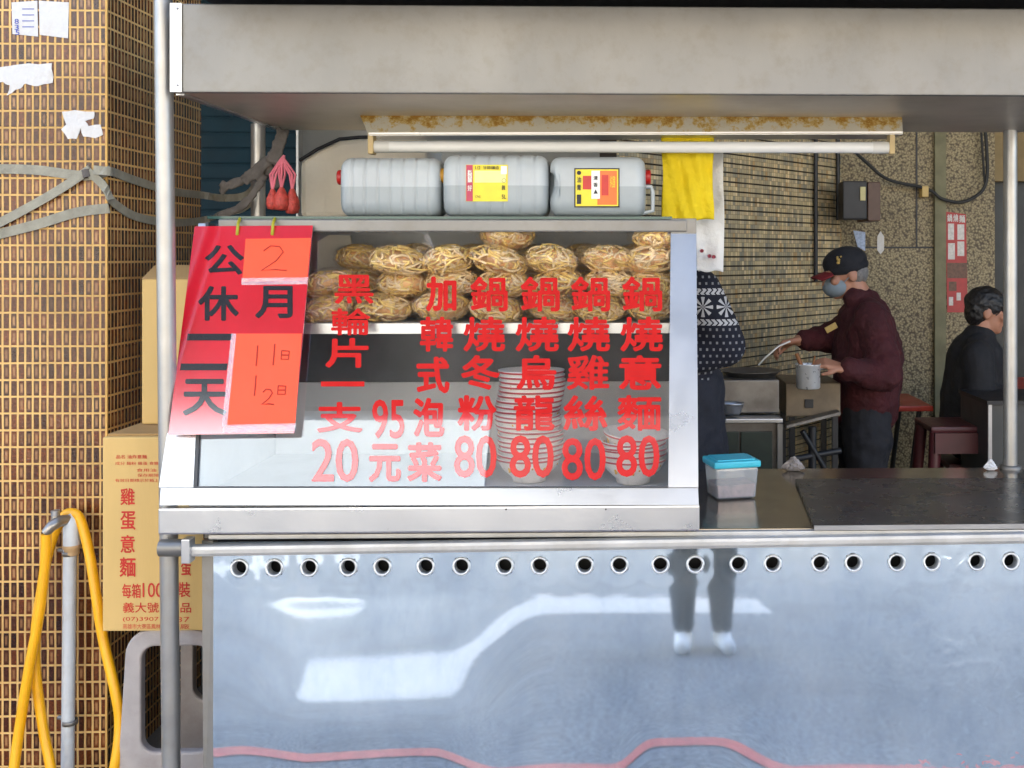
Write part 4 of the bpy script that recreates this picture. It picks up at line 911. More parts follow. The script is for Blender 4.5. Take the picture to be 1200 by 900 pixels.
# ------------------------------------------------------------------ things on the counter
tub = thing('plastic_container', (P(857, 560, .36).x, .36, ZC), 'clear plastic tub with a turquoise lid on the counter', 'container')
CLP = clear_mat('frosted_plastic', (.86, .88, .90, 1), .10, .2, .2, 30, body=.26, bodycol=(.78, .82, .86, 1))
tc = tub.location; rotz = Matrix.Rotation(R(14), 3, 'Z'); s2 = F / (.36 + CD); hw = 27 / s2 ; hh = 47 / s2
def frustum(mb, c, w0, d0, w1, d1, z0, z1, rot, mi=0):
    vs = [c + rot @ V(x * w0, y * d0, z0) for x, y in ((-1, -1), (1, -1), (1, 1), (-1, 1))] + [c + rot @ V(x * w1, y * d1, z1) for x, y in ((-1, -1), (1, -1), (1, 1), (-1, 1))]
    mb.add(vs, [(3, 2, 1, 0), (4, 5, 6, 7), (0, 1, 5, 4), (1, 2, 6, 5), (2, 3, 7, 6), (3, 0, 4, 7)], False, mi)
mb = MB(); frustum(mb, tc, hw * .88, hw * .72, hw * .98, hw * .8, .001, hh * .80, rotz); o = mb.build('tub', CLP, tub); m = o.modifiers.new('b', 'BEVEL'); m.width = .008; m.segments = 3; bake(o)
mb = MB(); frustum(mb, tc, hw * .80, hw * .64, hw * .86, hw * .68, .006, hh * .36, rotz); mb.build('tub_contents', simple('reddish_sauce_packs', srgb(140, 92, 84), .7, 0, .4, 60, .5, 90, .006), tub)
LIDM = simple('turquoise_lid', srgb(60, 185, 205), .35, 0, .05, 20)
mb = MB(); mb.obox(tc + V(0, 0, hh * .87), V(hw * 1.06, hw * .88, hh * .085), rotz, 0, .006); mb.obox(tc + V(0, 0, hh * .965), V(hw * .85, hw * .68, hh * .02), rotz, 0, .003); mb.build('lid', LIDM, tub)
# dark griddle board
BRD = simple('black_board', (.062, .06, .058, 1), .28, .3, .3, 5, .08, 60, .002, dirt=((.10, .095, .09, 1), 7, .35))
pb = [PZ(955, 616, ZC + .012), PZ(1290, 613, ZC + .012), PZ(1240, 560, ZC + .012), PZ(932, 561, ZC + .012)]
gb = thing('dark_board', (sum((p.x for p in pb)) / 4, .3, ZC), 'large dark flat board with a bright front edge on the counter', 'board')
mb = MB(); mb.prism([p for p in pb], (0, 0, -.011)); mb.build('board_slab', BRD, gb)
mb = MB(); mb.prism([pb[0] + V(-.002, -.003, .0005), pb[1] + V(0, -.003, .0005), pb[1] + V(0, -.003, -.0115), pb[0] + V(-.002, -.003, -.0115)], (0, .003, 0)); mb.build('board_edge', STEEL_DARK, gb)
# crumpled plastic scraps at the back edge
def crumple(px, py, Y, w, h, label, mat, seed):
    rn = random.Random(seed); c = P(px, py, Y); c.z = ZC + .001; mb = MB()
    bm = bmesh.new(); bmesh.ops.create_icosphere(bm, subdivisions=3, radius=1)
    vs = []
    for v in bm.verts:
        k_ = .75 + .5 * abs(math.sin(v.co.x * 7 + seed) * math.cos(v.co.y * 6 + v.co.z * 5)); zz = (v.co.z * .5 + .5) ** 1.5
        vs.append(c + V(v.co.x * w * k_ * (1 - .7 * zz), v.co.y * w * .5 * k_, zz * h * (.7 + .3 * k_)))
    mb.add(vs, [[v.index for v in f.verts] for f in bm.faces], False); bm.free()
    return tag(mb.build('plastic_scrap', mat, org=c), label, 'plastic scrap')
SCR = simple('crumpled_plastic', srgb(220, 220, 222), .35, 0, .06, 40)
crumple(1161, 546, YB - .05, .024, .035, 'crumpled white plastic scrap beside the right-hand post foot', SCR, 2)
crumple(930, 548, YB - .04, .04, .045, 'crumpled translucent grey plastic bag on the counter edge near the stove', simple('grey_film', srgb(150, 142, 138), .3, 0, .1, 40), 5)

# ------------------------------------------------------------------ kitchen corner under the arcade
FL = .1
OLDST = simple('greasy_steel', (.17, .16, .15, 1), .4, .7, .2, 6, .1, 40, .003, dirt=((.07, .055, .04, 1), 7, .6))
DGRN = simple('dark_green_panel', srgb(46, 56, 48), .5, .2, .2, 6, dirt=((.02, .02, .015, 1), 7, .5))
YST = 1.75
sv = thing('stove_counter', (P(860, 500, YST).x, YST + .25, FL), 'greasy steel cooking counter with dark green doors under the tiled wall', 'cooking counter')
x0, x1 = P(800, 0, YST).x, P(917, 0, YST).x
mb = MB(); mb.box((x0, YST + .1, P(0, 492, YST).z), (x1 + .0, YST + .42, P(0, 448, YST + .1).z), bev=.006); mb.build('burner_box', OLDST, sv)
mb = MB(); mb.box((x0, YST - .01, P(0, 499, YST).z), (x1, YST + .099, P(0, 494, YST).z), bev=.003); mb.build('ledge', STEEL_PALE, sv)
mb = MB(); mb.box((x0, YST + .02, FL), (x1, YST + .42, P(0, 500, YST).z)); mb.build('cabinet', OLDST, sv)
for xa, xb in ((850, 866), (868, 905)):
    mb = MB(); a = P(xa, 506, YST + .01); b = P(xb, 600, YST + .01); mb.box((a.x, YST + .005, .2), (b.x, YST + .018, a.z), bev=.003); mb.build('door', DGRN, sv)
mb = MB(); mb.box((P(911, 0, YST).x, YST - .005, FL), (x1, YST + .018, P(0, 500, YST).z)); mb.build('corner_post', STEEL, sv)
def pan(px, py, Y, r, h, label, hdir=None, mat=OLDST, name='wok'):
    c = P(px, py, Y); t = thing(name, c, label, 'pan'); mb = MB()
    mb.lathe(c, [(0, .003), (r * .6, .003), (r * .6, 0), (r * .75, h * .3), (r, h), (r * 1.02, h), (r * .98, h * .93), (r * .7, h * .3), (0, .006)], 28); mb.build('pan_body', mat, t)
    if hdir is not None: mb = MB(); d = V(*hdir); mb.tube([c + d.normalized() * r * .95 + V(0, 0, h * .9), c + d.normalized() * r + d + V(0, 0, h)], [.008, .012], 8); mb.build('pan_handle', RUBBER, t)
    return t
pan(880, 447, YST + .26, .13, .05, 'shallow steel wok on the cooking counter under the ladle')
pan(858, 486, YST + .04, .05, .05, 'small bright steel bowl on the ledge of the cooking counter', None, STEEL_PALE, 'steel_bowl')
gx0, gx1 = P(921, 0, 2.05).x, P(985, 0, 2.05).x
gs = thing('stove_unit', ((gx0 + gx1) / 2, 2.2, FL), 'pale beige stove unit on a black stand beside the cooking counter', 'stove')
BEI = simple('beige_enamel', srgb(118, 102, 80), .5, .1, .15, 8, dirt=((.06, .045, .03, 1), 6, .6))
mb = MB(); mb.box((gx0, 2.05, P(0, 492, 2.05).z), (gx1, 2.4, P(0, 452, 2.05).z), bev=.006); mb.build('stove_box', BEI, gs)
mb = MB(); a = P(943, 468, 2.048); b = P(953, 478, 2.048); mb.box((a.x, 2.042, b.z), (b.x, 2.052, a.z), bev=.002); mb.build('knob_plate', BLACK, gs)
mb = MB()
for x in (gx0 + .02, gx1 - .03):
    for y in (2.08, 2.36): mb.box((x, y, FL), (x + .025, y + .025, P(0, 492, 2.05).z - .001))
mb.box((gx0, 2.1, .45), (gx1, 2.36, .47)); mb.build('stand', BLACK, gs)
bt = thing('trestle', (P(950, 520, 1.95).x, 1.95, FL), 'black metal trestle with a flat bar top in front of the stove unit', 'trestle')
mb = MB(); a = P(922, 502, 1.9); b = P(985, 486, 1.96); mb.prism([a, b, b + V(0, .08, 0), a + V(0, .08, 0)], (0, 0, .012)); mb.build('bar', OLDST, bt)
mb = MB(); c = P(952, 500, 1.95); mb.tube([c, V(c.x, 1.95, FL)], .018, 10); mb.tube([P(930, 538, 1.93), P(985, 528, 1.97)], .014, 8); mb.tube([P(940, 505, 1.93), P(966, 548, 1.95)], .012, 8); mb.build('leg', BLACK, bt)
MAR = simple('maroon_plastic', srgb(74, 30, 34), .45, 0, .15, 12)
REDT = simple('red_table_top', srgb(196, 64, 44), .35, 0, .12, 8, dirt=(srgb(130, 40, 28), 5, .4))
def table(x0, x1, y0, y1, z, label, legs=True):
    t = thing('folding_table', ((x0 + x1) / 2, (y0 + y1) / 2, FL), label, 'table', 'red tables under the arcade')
    mb = MB(); mb.box((x0, y0, z - .028), (x1, y1, z), bev=.006); mb.build('table_top', REDT, t)
    for (x, dx) in ((x0 + .06, .08), (x1 - .06, -.08)):
        for y in (y0 + .05, y1 - .07): mb = MB(); mb.tube([(x, y, z - .03), (x + dx, y, FL)], .013, 10); mb.build('leg', RUBBER, t)
    return t
a = P(1020, 476, 2.75); b = P(1094, 476, 2.75); table(a.x - .12, b.x, 2.75, 3.25, a.z, 'red topped folding table behind the cook')
a = P(1150, 457, 2.55); table(a.x, a.x + .8, 2.55, 3.1, a.z, 'red topped table in front of the seated man')
def stool(px, py, Y, label, h=None):
    c = P(px, py, Y); t = thing('round_stool', (c.x, Y, FL), label, 'stool', 'maroon plastic stools under the arcade'); h = c.z
    mb = MB(); mb.box((c.x - .15, Y - .15, h - .03), (c.x + .15, Y + .15, h), bev=.012); mb.build('seat', MAR, t)
    for sx in (-1, 1):
        for sy in (-1, 1): mb = MB(); mb.tube([(c.x + sx * .12, Y + sy * .12, h - .03), (c.x + sx * .165, Y + sy * .165, FL)], [.03, .022], 8); mb.build('leg', MAR, t)
    mb = MB(); mb.box((c.x - .135, Y - .165, h - .12), (c.x + .135, Y - .145, h - .028)); mb.build('skirt', MAR, t)
stool(1118, 494, 2.3, 'maroon plastic stool between the red folding table and the seated man')
t = thing('side_cabinet', (P(1190, 520, 2.0).x, 2.2, FL), 'dark grey cabinet with a pale edge behind the right-hand post', 'cabinet')
a = P(1158, 474, 2.0); b = P(1280, 474, 2.0)
mb = MB(); mb.box((a.x, 2.0, FL), (b.x, 2.4, a.z), bev=.005); mb.build('cabinet_body', simple('charcoal_laminate', srgb(52, 54, 54), .45, 0, .15, 6), t)
mb = MB(); mb.box((a.x - .004, 1.985, FL), (a.x + .012, 1.999, a.z)); mb.build('pale_edging', STEEL_DARK, t)
mb = MB(); mb.box((a.x - .01, 1.98, a.z + .001), (b.x, 2.4, a.z + .018)); mb.build('cabinet_top', BLACK, t)
# wall fittings
YWf = YW - .03
t = thing('meter_box', P(1010, 236, 3.3), 'black and brown electric box on the wall above the cook', 'electric box')
mb = MB(); a = P(988, 212, 3.2); b = P(1016, 257, 3.2); mb.box((a.x, 3.2, b.z), (b.x, 3.35, a.z), bev=.008); mb.build('box_body', BLACK, t)
mb = MB(); a = P(1017, 213, 3.21); b = P(1032, 259, 3.21); mb.box((a.x, 3.21, b.z), (b.x, 3.5, a.z), bev=.006); mb.build('side_plate', simple('brown_plate', srgb(88, 62, 48), .5, 0, .2, 20), t)
mb = MB(); a = P(1008, 219, 3.198); b = P(1014, 235, 3.198); mb.box((a.x, 3.19, b.z), (b.x, 3.2, a.z)); mb.build('label_window', simple('cream_label', srgb(196, 186, 130), .5), t)
def wall_t(px, py, gap=.03):
    """point a little in front of the angled tiled wall"""
    nf = V(.766, -.643, 0); return Pn(px, py, A + nf * gap, nf)
for i, (x, y0, y1, lb) in enumerate(((956, 140, 330, 'thin dark conduit running down the tiled wall behind the cap brim'), (982, 140, 258, 'thin dark conduit dropping to the electric box on the tiled wall'))):
    mb = MB(); mb.tube([wall_t(x, y0), wall_t(x, (y0 + y1) / 2), wall_t(x, y1)], .012, 8); tag(mb.build('conduit', BLACK, org=wall_t(x, y1)), lb, 'conduit')
mb = MB(); mb.tube(smooth_path([P(*q) for q in ((1000, 176, 3.4), (1015, 190, 3.45), (1040, 210, 3.5), (1078, 219, 3.54), (1092, 224, 3.54), (1104, 233, 3.54), (1125, 237, 3.54), (1142, 231, 3.54), (1154, 218, 3.54), (1157, 190, 3.54), (1152, 120, 3.54))]), .010, 8); tag(mb.build('cable', RUBBER, org=P(1078, 219, 3.5)), 'black cable sagging across the pebble-dashed wall', 'cable')
mb = MB(); mb.tube([P(1146, 100, 3.55), P(1154, 215, 3.55)], .007, 8); tag(mb.build('cable', RUBBER, org=P(1154, 215, 3.55)), 'straight black cable coming down above the dark doorway', 'cable')
mb = MB(); a = P(1080, 218, 3.54); b = P(1088, 231, 3.54); mb.box((a.x, 3.53, b.z), (b.x, 3.596, a.z), bev=.006); tag(mb.build('cable_clamp', simple('tan_fitting', srgb(190, 160, 96), .5), org=a), 'small tan cable clamp under the sagging cable', 'clamp')
def sticker(pts, label, mats, extra=None, Y=YW - .006, name='wall_sticker'):
    ps = [P(x, y, Y) for x, y in pts]; mb = MB(); mb.prism(ps, (0, .004, 0)); o = mb.build(name, mats[0], org=ps[0])
    return tag(o, label, 'sticker')
BLS = simple('blue_white_print', srgb(150, 165, 190), .5, 0, .3, 60)
sticker([(1000, 270), (1014, 272), (1014, 294), (1005, 289)], 'small blue and white sticker on the wall above the cap', [BLS], Y=3.5)
sticker([(1028, 277), (1032, 271), (1036, 277), (1036, 293), (1032, 298), (1028, 293)], 'small oval white and red sticker on the pebble-dashed wall', [PAPER])
# red food poster
POR = simple('poster_red', srgb(168, 46, 44), .5, 0, .15, 30)
ps = thing('food_poster', P(1120, 365, YW - .006), 'narrow red poster with food photos on the pebble-dashed wall', 'poster')
mb = MB(); mb.prism([P(x, y, YW - .0042) for x, y in ((1108, 248), (1132, 251), (1134, 366), (1110, 366))], (0, .004, 0)); pm = mb.build('poster_sheet', POR, ps)
PW = simple('poster_white', srgb(200, 194, 188), .5, 0, .2, 60); PBR = simple('poster_brown', srgb(96, 62, 44), .5, 0, .4, 50); 
def pq(mb, x0, y0, x1, y1, d=.005, mi=0): mb.prism([P(x0, y0, YW - d), P(x1, y0, YW - d), P(x1, y1, YW - d), P(x0, y1, YW - d)], (0, .0006, 0), mi)
for q in ((1111, 262, 1118, 281), (1122, 263, 1130, 281), (1111, 285, 1119, 304), (1122, 283, 1130, 300), (1112, 348, 1117, 358), (1121, 343, 1126, 352)): mb = MB(); pq(mb, *q); mb.build('photo_panel', PW, pm)
for q in ((1110, 308, 1133, 326), (1112, 330, 1121, 341)): mb = MB(); pq(mb, *q); mb.build('photo_panel', PBR, pm)
mb = MB()
for (tx, bx) in (('鍋', (1110, 251, 1116, 260)), ('燒', (1117, 251, 1123, 260)), ('麵', (1124, 252, 1131, 261))): letter(mb, tx, bx, lambda x, y: P(x, y, YW - .0056), .03)
mb.build('poster_lettering', PW, pm)

# ------------------------------------------------------------------ people
def hand(mb, wrist, d, pn, side, curl=.5, s=1.0):
    """palm and five bent fingers; d = direction of the hand, pn = palm normal, side = +1/-1 for the thumb side"""
    wrist = Vector(wrist); d = Vector(d).normalized(); pn = Vector(pn); pn = (pn - d * pn.dot(d)).normalized(); a = d.cross(pn).normalized() * side
    for k_ in (-1, -.33, .33, 1): mb.cap(wrist + a * .018 * k_ * s, wrist + d * .085 * s + a * .029 * k_ * s, .016 * s, .0125 * s)
    for i, ln in enumerate((.068, .078, .073, .056)):
        b = wrist + d * .085 * s + a * (.030 - .020 * i) * s; cd = d
        for j, f in enumerate((.45, .32, .25)):
            an = curl * (.55 + .5 * j); nd = (d * math.cos(an) + pn * math.sin(an)).normalized(); e = b + nd * ln * f * 1.1 * s; mb.cap(b, e, (.0095 - .001 * j) * s, (.0085 - .001 * j) * s); b = e
    b = wrist + d * .03 * s + a * .028 * s; d1 = (d * .7 + a * .6 + pn * .35).normalized(); e = b + d1 * .04 * s; mb.cap(b, e, .012 * s, .0105 * s); d2 = (d * .85 + pn * .5 * curl + a * .1).normalized(); mb.cap(e, e + d2 * .03 * s, .0105 * s, .0085 * s)
def head(mb, c, fwd, up=(0, 0, 1), s=1.0):
    """skull, jaw, nose, ears, lips; returns a frame (fwd, left, up)"""
    f = Vector(fwd).normalized(); u = Vector(up); u = (u - f * u.dot(f)).normalized(); l = u.cross(f); c = Vector(c)
    rot = Matrix((f, l, u)).transposed()
    mb.ell(c + u * .025 * s - f * .01 * s, (.098 * s, .076 * s, .092 * s), rot); mb.ell(c - u * .035 * s + f * .022 * s, (.066 * s, .058 * s, .078 * s), rot)
    mb.ell(c - u * .085 * s + f * .055 * s, (.028 * s, .028 * s, .024 * s), rot)
    mb.cap(c + u * .012 * s + f * .088 * s, c - u * .026 * s + f * .105 * s, .008 * s, .0145 * s)
    mb.ell(c - u * .052 * s + f * .083 * s, (.012 * s, .024 * s, .009 * s), rot)
    mb.ell(c + u * .028 * s + f * .079 * s, (.016 * s, .05 * s, .009 * s), rot)
    for sd_ in (-1, 1): mb.ell(c + l * sd_ * .076 * s - u * .008 * s - f * .012 * s, (.022 * s, .010 * s, .034 * s), rot); mb.ell(c + l * sd_ * .045 * s - u * .02 * s + f * .068 * s, (.022 * s, .022 * s, .022 * s), rot)
    return c, f, l, u, rot
def chain(mb, pts, rs):
    for i in range(len(pts) - 1): mb.cap(pts[i], pts[i + 1], rs[i], rs[i + 1])
EYE = simple('dark_eye', (.015, .012, .01, 1), .15, 0, .1, 30)
HAIRB = simple('black_hair', (.012, .011, .011, 1), .5, 0, .4, 90, .6, 130, .005); HAIRG = simple('grey_hair', (.18, .17, .16, 1), .6, 0, .3, 90, .6, 130, .005)
def eyes(fr, parent, s=1.0):
    c, f, l, u, rot = fr; mb = MB()
    for sd_ in (-1, 1): mb.ell(c + u * .008 * s + f * .083 * s + l * sd_ * .031 * s, (.006 * s, .012 * s, .0055 * s), rot, seg=10, rings=6)
    mb.build('eyes', EYE, parent)

# the cook
YK = 2.3
q = lambda x, y, dy=0: P(x, y, YK + dy)
ck = thing('person', (q(1015, 480).x, YK, FL), 'elderly cook in a black cap and dark red jacket holding a ladle and a pot', 'person')
mb = MB(); hd = head(mb, q(990, 321), (-1, -.12, -.22), s=1.0)
nk, ch, pv = q(1010, 352), q(1014, 395), q(1014, 475)
chain(mb, [q(998, 330), nk, ch, pv], [.055, .058, .12, .12])
shl, ell_, wrl = q(1022, 375, -.16), q(1037, 440, -.26), q(988, 432, -.34); shr, elr, wrr = q(1006, 378, .15), q(972, 396, .12), q(936, 399, .05)
chain(mb, [shl, ell_, wrl], [.05, .042, .028]); chain(mb, [shr, elr, wrr], [.05, .042, .028])
hand(mb, wrl, q(962, 424, -.34) - wrl, (0, .4, -1), 1, .9); hand(mb, wrr, q(912, 404, .03) - wrr, (.1, -.3, -1), -1, 1.1)
for sx, hy in ((-.01, -.09), (.0, .09)):
    hp_ = V(pv.x + sx, YK + hy, pv.z - .03); chain(mb, [hp_, V(pv.x - .02 + sx, YK + hy * 1.1, .52), V(pv.x + .01, YK + hy * 1.2, FL + .09)], [.09, .062, .045]); mb.cap((pv.x + .01, YK + hy * 1.2, FL + .04), (pv.x - .17, YK + hy * 1.4, FL + .03), .04, .03)
body = mb.build('body', SKIN, ck); remesh(body, .006, 3)
JKT = simple('dark_red_jacket', srgb(60, 11, 17), .85, 0, .25, 9, .6, 28, .02)
mb = MB(); chain(mb, [q(1011, 357), q(1014, 378), q(1017, 415), q(1016, 455), q(1014, 478)], [.085, .13, .165, .16, .155])
chain(mb, [q(1018, 366, -.08), q(1022, 385, -.13), q(1018, 440, -.10), q(1016, 474, -.07)], [.07, .105, .12, .115]); chain(mb, [q(1012, 366, .08), q(1010, 385, .12), q(1010, 440, .08), q(1012, 474, .06)], [.07, .1, .12, .11])
chain(mb, [shl, ell_, q(994, 433, -.33)], [.085, .078, .052]); chain(mb, [shr, elr, q(944, 398, .06)], [.085, .07, .05])
mb.cap(q(1000, 350, -.03), q(1016, 352, .0), .052, .06)
jk = mb.build('jacket', JKT, ck); remesh(jk, .008, 3, .028, .075)
GOLD = simple('gold_print', srgb(170, 140, 70), .5, 0, .2, 60)
mb = MB(); mb.obox(q(974, 384, -.13) , V(.028, .004, .014), Matrix.Rotation(-.5, 3, 'Y'), 0, .003); mb.build('chest_patch', GOLD, jk)
TRS = simple('dark_trousers', srgb(28, 28, 33), .9, 0, .2, 14, .3, 60, .008)
mb = MB(); 
for sx, hy in ((-.01, -.09), (.0, .09)):
    chain(mb, [V(pv.x + sx, YK + hy * .8, pv.z - .0), V(pv.x + sx, YK + hy, pv.z - .16), V(pv.x - .02, YK + hy * 1.1, .5), V(pv.x + .01, YK + hy * 1.2, FL + .08)], [.115, .115, .085, .068])
mb.cap(V(pv.x, YK - .05, pv.z + .02), V(pv.x, YK + .05, pv.z + .02), .125, .125)
tr = mb.build('trousers', TRS, ck); remesh(tr, .009, 3, .026, .08)
mb = MB()
for hy in (-.108, .108): mb.cap((pv.x + .0, YK + hy, FL + .045), (pv.x - .18, YK + hy * 1.15, FL + .04), .05, .04)
sh = mb.build('shoes', BLACK_CLOTH, ck); remesh(sh, .01, 3)
c, f, l, u, rot = hd
mb = MB(); mb.ell(c + u * .055 - f * .012, (.106, .09, .072), rot, seg=24, rings=14); mb.ell(c + u * .03 - f * .014, (.107, .091, .05), rot, seg=24)
cp = mb.build('cap', BLACK_CLOTH, ck)
mb = MB(); mb.grid(lambda a, b: c + u * (.028 - .012 * b - .02 * (2 * a - 1) ** 2) + f * (.075 + .085 * b * (1 - .35 * (2 * a - 1) ** 2)) + l * (.075 * (2 * a - 1) * (1 - .15 * b)), 16, 8)
br_ = mb.build('cap_brim', simple('cap_brim_red', srgb(110, 20, 26), .8, 0, .1, 20), cp); m = br_.modifiers.new('s', 'SOLIDIFY'); m.thickness = .005; bake(br_)
mb = MB(); rr_ = random.Random(3)
for i in range(16):
    an = -.9 + rr_.uniform(0, 1.5); el = rr_.uniform(.1, .55); rho = 1.005
    mb.ell(c + u * .05 - f * .012 + rot @ V(.106 * math.cos(an) * math.cos(el) * .6, .09 * math.cos(el) * rho * (1 if True else 0) * math.cos(an * .5), .072 * math.sin(el) + .004), (.006, .004, .005), rot, seg=6, rings=4)
mb.build('cap_emblem', GOLD, cp)
MSK = simple('surgical_mask', srgb(122, 134, 142), .8, 0, .05, 20, .4, 60, .004)
mb = MB(); mb.ell(c - u * .045 + f * .05, (.068, .062, .055), rot, seg=24, rings=14); mb.tube([c - u * .03 + f * .03 + l * .064, c - u * .0 - f * .01 + l * .083], .0025, 6); mb.build('face_mask', MSK, ck)
mb = MB(); mb.ell(c + u * .0 - f * .045, (.066, .077, .07), rot); h1_ = mb.build('hair', HAIRG, ck); remesh(h1_, .006, 2, .016, .022); eyes(hd, ck)
# ladle and pot in his hands
ld = thing('ladle', q(885, 430, .0), 'thin handled ladle held over the wok by the cook', 'ladle')
mb = MB(); mb.tube([q(926, 400, .0), q(912, 406, -.01), q(896, 420, -.01), q(889, 428, -.01)], .0055, 8); mb.build('handle', STEEL_PALE, ld)
mb = MB(); mb.lathe(q(886, 436, -.01), [(0, -.03), (.02, -.026), (.036, -.008), (.04, .012), (.037, .012), (.032, -.006), (0, -.024)], 20, (-.2, 0, 1)); mb.build('scoop', simple('copper_scoop', srgb(150, 104, 70), .4, .5, .2, 30), ld)
pc_ = q(947, 455, -.36); pt = thing('steel_pot', pc_, 'small shiny steel pot held by the cook', 'pot')
mb = MB(); mb.lathe(pc_, [(0, 0), (.048, 0), (.052, .006), (.052, .10), (.056, .104), (.054, .106), (.049, .10), (.048, .01), (0, .008)], 28); mb.build('pot_body', simple('shiny_steel', (.80, .79, .77, 1), .3, .55, .08, 20), pt)
mb = MB(); mb.tube([pc_ + V(.05, 0, .085), pc_ + V(.09, .0, .088), q(966, 428, -.32)], .008, 8); mb.build('pot_handle', STEEL, pt)
mb = MB(); mb.tube([pc_ + V(-.01, 0, .05), pc_ + V(-.05, 0, .15)], .009, 8); mb.tube([pc_ + V(.01, .01, .05), pc_ + V(.03, .0, .14)], .004, 6); tag(mb.build('wooden_spatula', simple('wood', srgb(140, 90, 50), .6, 0, .2, 30), org=pc_ + V(0, 0, .05)), 'wooden spatula standing in the small steel pot', 'spatula')

# the helper behind the case, in a snowflake sweater
YW2 = 1.12
w_ = lambda x, y, dy=0: P(x, y, YW2 + dy)
hp2 = thing('person', (w_(800, 500).x, YW2, FL), 'helper in a navy snowflake sweater and dark apron behind the display case', 'person')
mb = MB(); hd2 = head(mb, w_(806, 262), (-.9, .3, -.25), s=1.0)
sL, eL, wL = w_(821, 342, -.1), w_(848, 404, -.14), w_(800, 424, -.16); sR, eR, wR = w_(772, 336, .14), w_(760, 420, .18), w_(764, 440, -.05)
chain(mb, [w_(804, 279), w_(800, 310), w_(792, 352), w_(792, 450)], [.055, .058, .11, .12]); chain(mb, [sL, eL, wL], [.05, .042, .028]); chain(mb, [sR, eR, wR], [.05, .042, .028])
hand(mb, wL, (-1, -.1, -.2), (0, 0, -1), -1, .6); hand(mb, wR, (-1, -.2, -.1), (0, 0, -1), 1, .6)
pz = w_(796, 470)
for hy in (-.09, .09): chain(mb, [V(pz.x + hy * .3, YW2 + hy, pz.z), V(pz.x, YW2 + hy, .5), V(pz.x, YW2 + hy, FL + .09)], [.09, .06, .045]); mb.cap((pz.x, YW2 + hy, FL + .04), (pz.x - .16, YW2 + hy, FL + .03), .04, .03)
b2o = mb.build('body', SKIN, hp2); remesh(b2o, .007, 3)
# knitted pattern: dotted field with a band of snowflakes
k = NB('snowflake_knit'); k.set(Roughness=.95)
c = k.n('TexCoord'); sp = k.n('SeparateXYZ'); k.l(c.outputs['Object'], sp.inputs[0])
def mth(op, a, b=None, cc=None):
    x = k.n('Math', operation=op)
    for i, v in enumerate((a, b, cc)):
        if v is None: continue
        if hasattr(v, 'links'): k.l(v, x.inputs[i])
        else: x.inputs[i].default_value = v
    return x.outputs[0]
orgw = ORG[hp2.name]
dz = lambda py: w_(840, py, -.2).z - orgw.z
Zs, Xs = sp.outputs[2], sp.outputs[0]
def pingd(v, period, off=0): return mth('ABSOLUTE', mth('SUBTRACT', mth('MODULO', mth('ADD', v, 50 + off), period), period / 2))
row = mth('FLOOR', mth('DIVIDE', mth('ADD', Zs, 50), .022)); odd = mth('MULTIPLY', mth('MODULO', row, 2), .011)
dots = mth('LESS_THAN', mth('MAXIMUM', mth('MULTIPLY', pingd(mth('ADD', Xs, odd), .022), 1.2), pingd(Zs, .022)), .0042)
zc_ = dz(360); band = mth('LESS_THAN', mth('ABSOLUTE', mth('SUBTRACT', Zs, zc_)), .062)
dx = mth('SUBTRACT', mth('MODULO', mth('ADD', Xs, 50 - (w_(852, 360, -.2).x - orgw.x) + .04), .08), .04); dzv = mth('SUBTRACT', Zs, zc_)
rad = mth('SQRT', mth('ADD', mth('MULTIPLY', dx, dx), mth('MULTIPLY', dzv, dzv))); th = mth('ARCTAN2', dzv, dx)
star = mth('MULTIPLY', mth('LESS_THAN', rad, .034), mth('GREATER_THAN', mth('ABSOLUTE', mth('COSINE', mth('MULTIPLY', th, 4))), .72))
edge = mth('MULTIPLY', mth('LESS_THAN', mth('ABSOLUTE', mth('SUBTRACT', mth('ABSOLUTE', dzv), .052)), .011), mth('LESS_THAN', pingd(mth('ADD', Xs, mth('MULTIPLY', pingd(Zs, .022), 1)), .018), .006))
pat = mth('ADD', mth('MULTIPLY', band, mth('MAXIMUM', star, edge)), mth('MULTIPLY', mth('SUBTRACT', 1, band), mth('MULTIPLY', dots, .45)))
k.l(k.mix(pat, srgb(28, 30, 44), srgb(196, 196, 200)), k.b.inputs['Base Color']); k.bump(k.noise(120, 3), .6, .004); KNIT = k.m
mb = MB(); chain(mb, [w_(801, 308), w_(792, 345), w_(790, 400), w_(790, 455)], [.07, .125, .14, .14]); chain(mb, [w_(808, 328, -.07), sL, eL, w_(806, 423, -.155)], [.065, .078, .078, .05]); chain(mb, [sR, eR, w_(768, 436, 0)], [.085, .075, .05])
chain(mb, [w_(806, 352, -.05), w_(804, 400, -.05), w_(804, 455, -.04)], [.09, .1, .1])
sw = mb.build('sweater', KNIT, hp2); remesh(sw, .009, 5, .010, .1)
APR = simple('dark_apron', srgb(34, 36, 46), .85, 0, .2, 12, .5, 30, .012)
mb = MB(); chain(mb, [w_(796, 440), w_(798, 480), w_(801, 540), w_(804, 600)], [.15, .155, .165, .17]); chain(mb, [w_(780, 440), w_(780, 480), w_(778, 540), w_(776, 600)], [.15, .15, .155, .16])
ap = mb.build('apron', APR, hp2); remesh(ap, .01, 3, .034, .09)
c, f, l, u, rot = hd2
mb = MB(); mb.ell(c + u * .03 - f * .018, (.1, .086, .092), rot); mb.ell(c - u * .02 - f * .06, (.06, .075, .08), rot); h2_ = mb.build('hair', HAIRB, hp2); remesh(h2_, .006, 2, .016, .022); eyes(hd2, hp2)

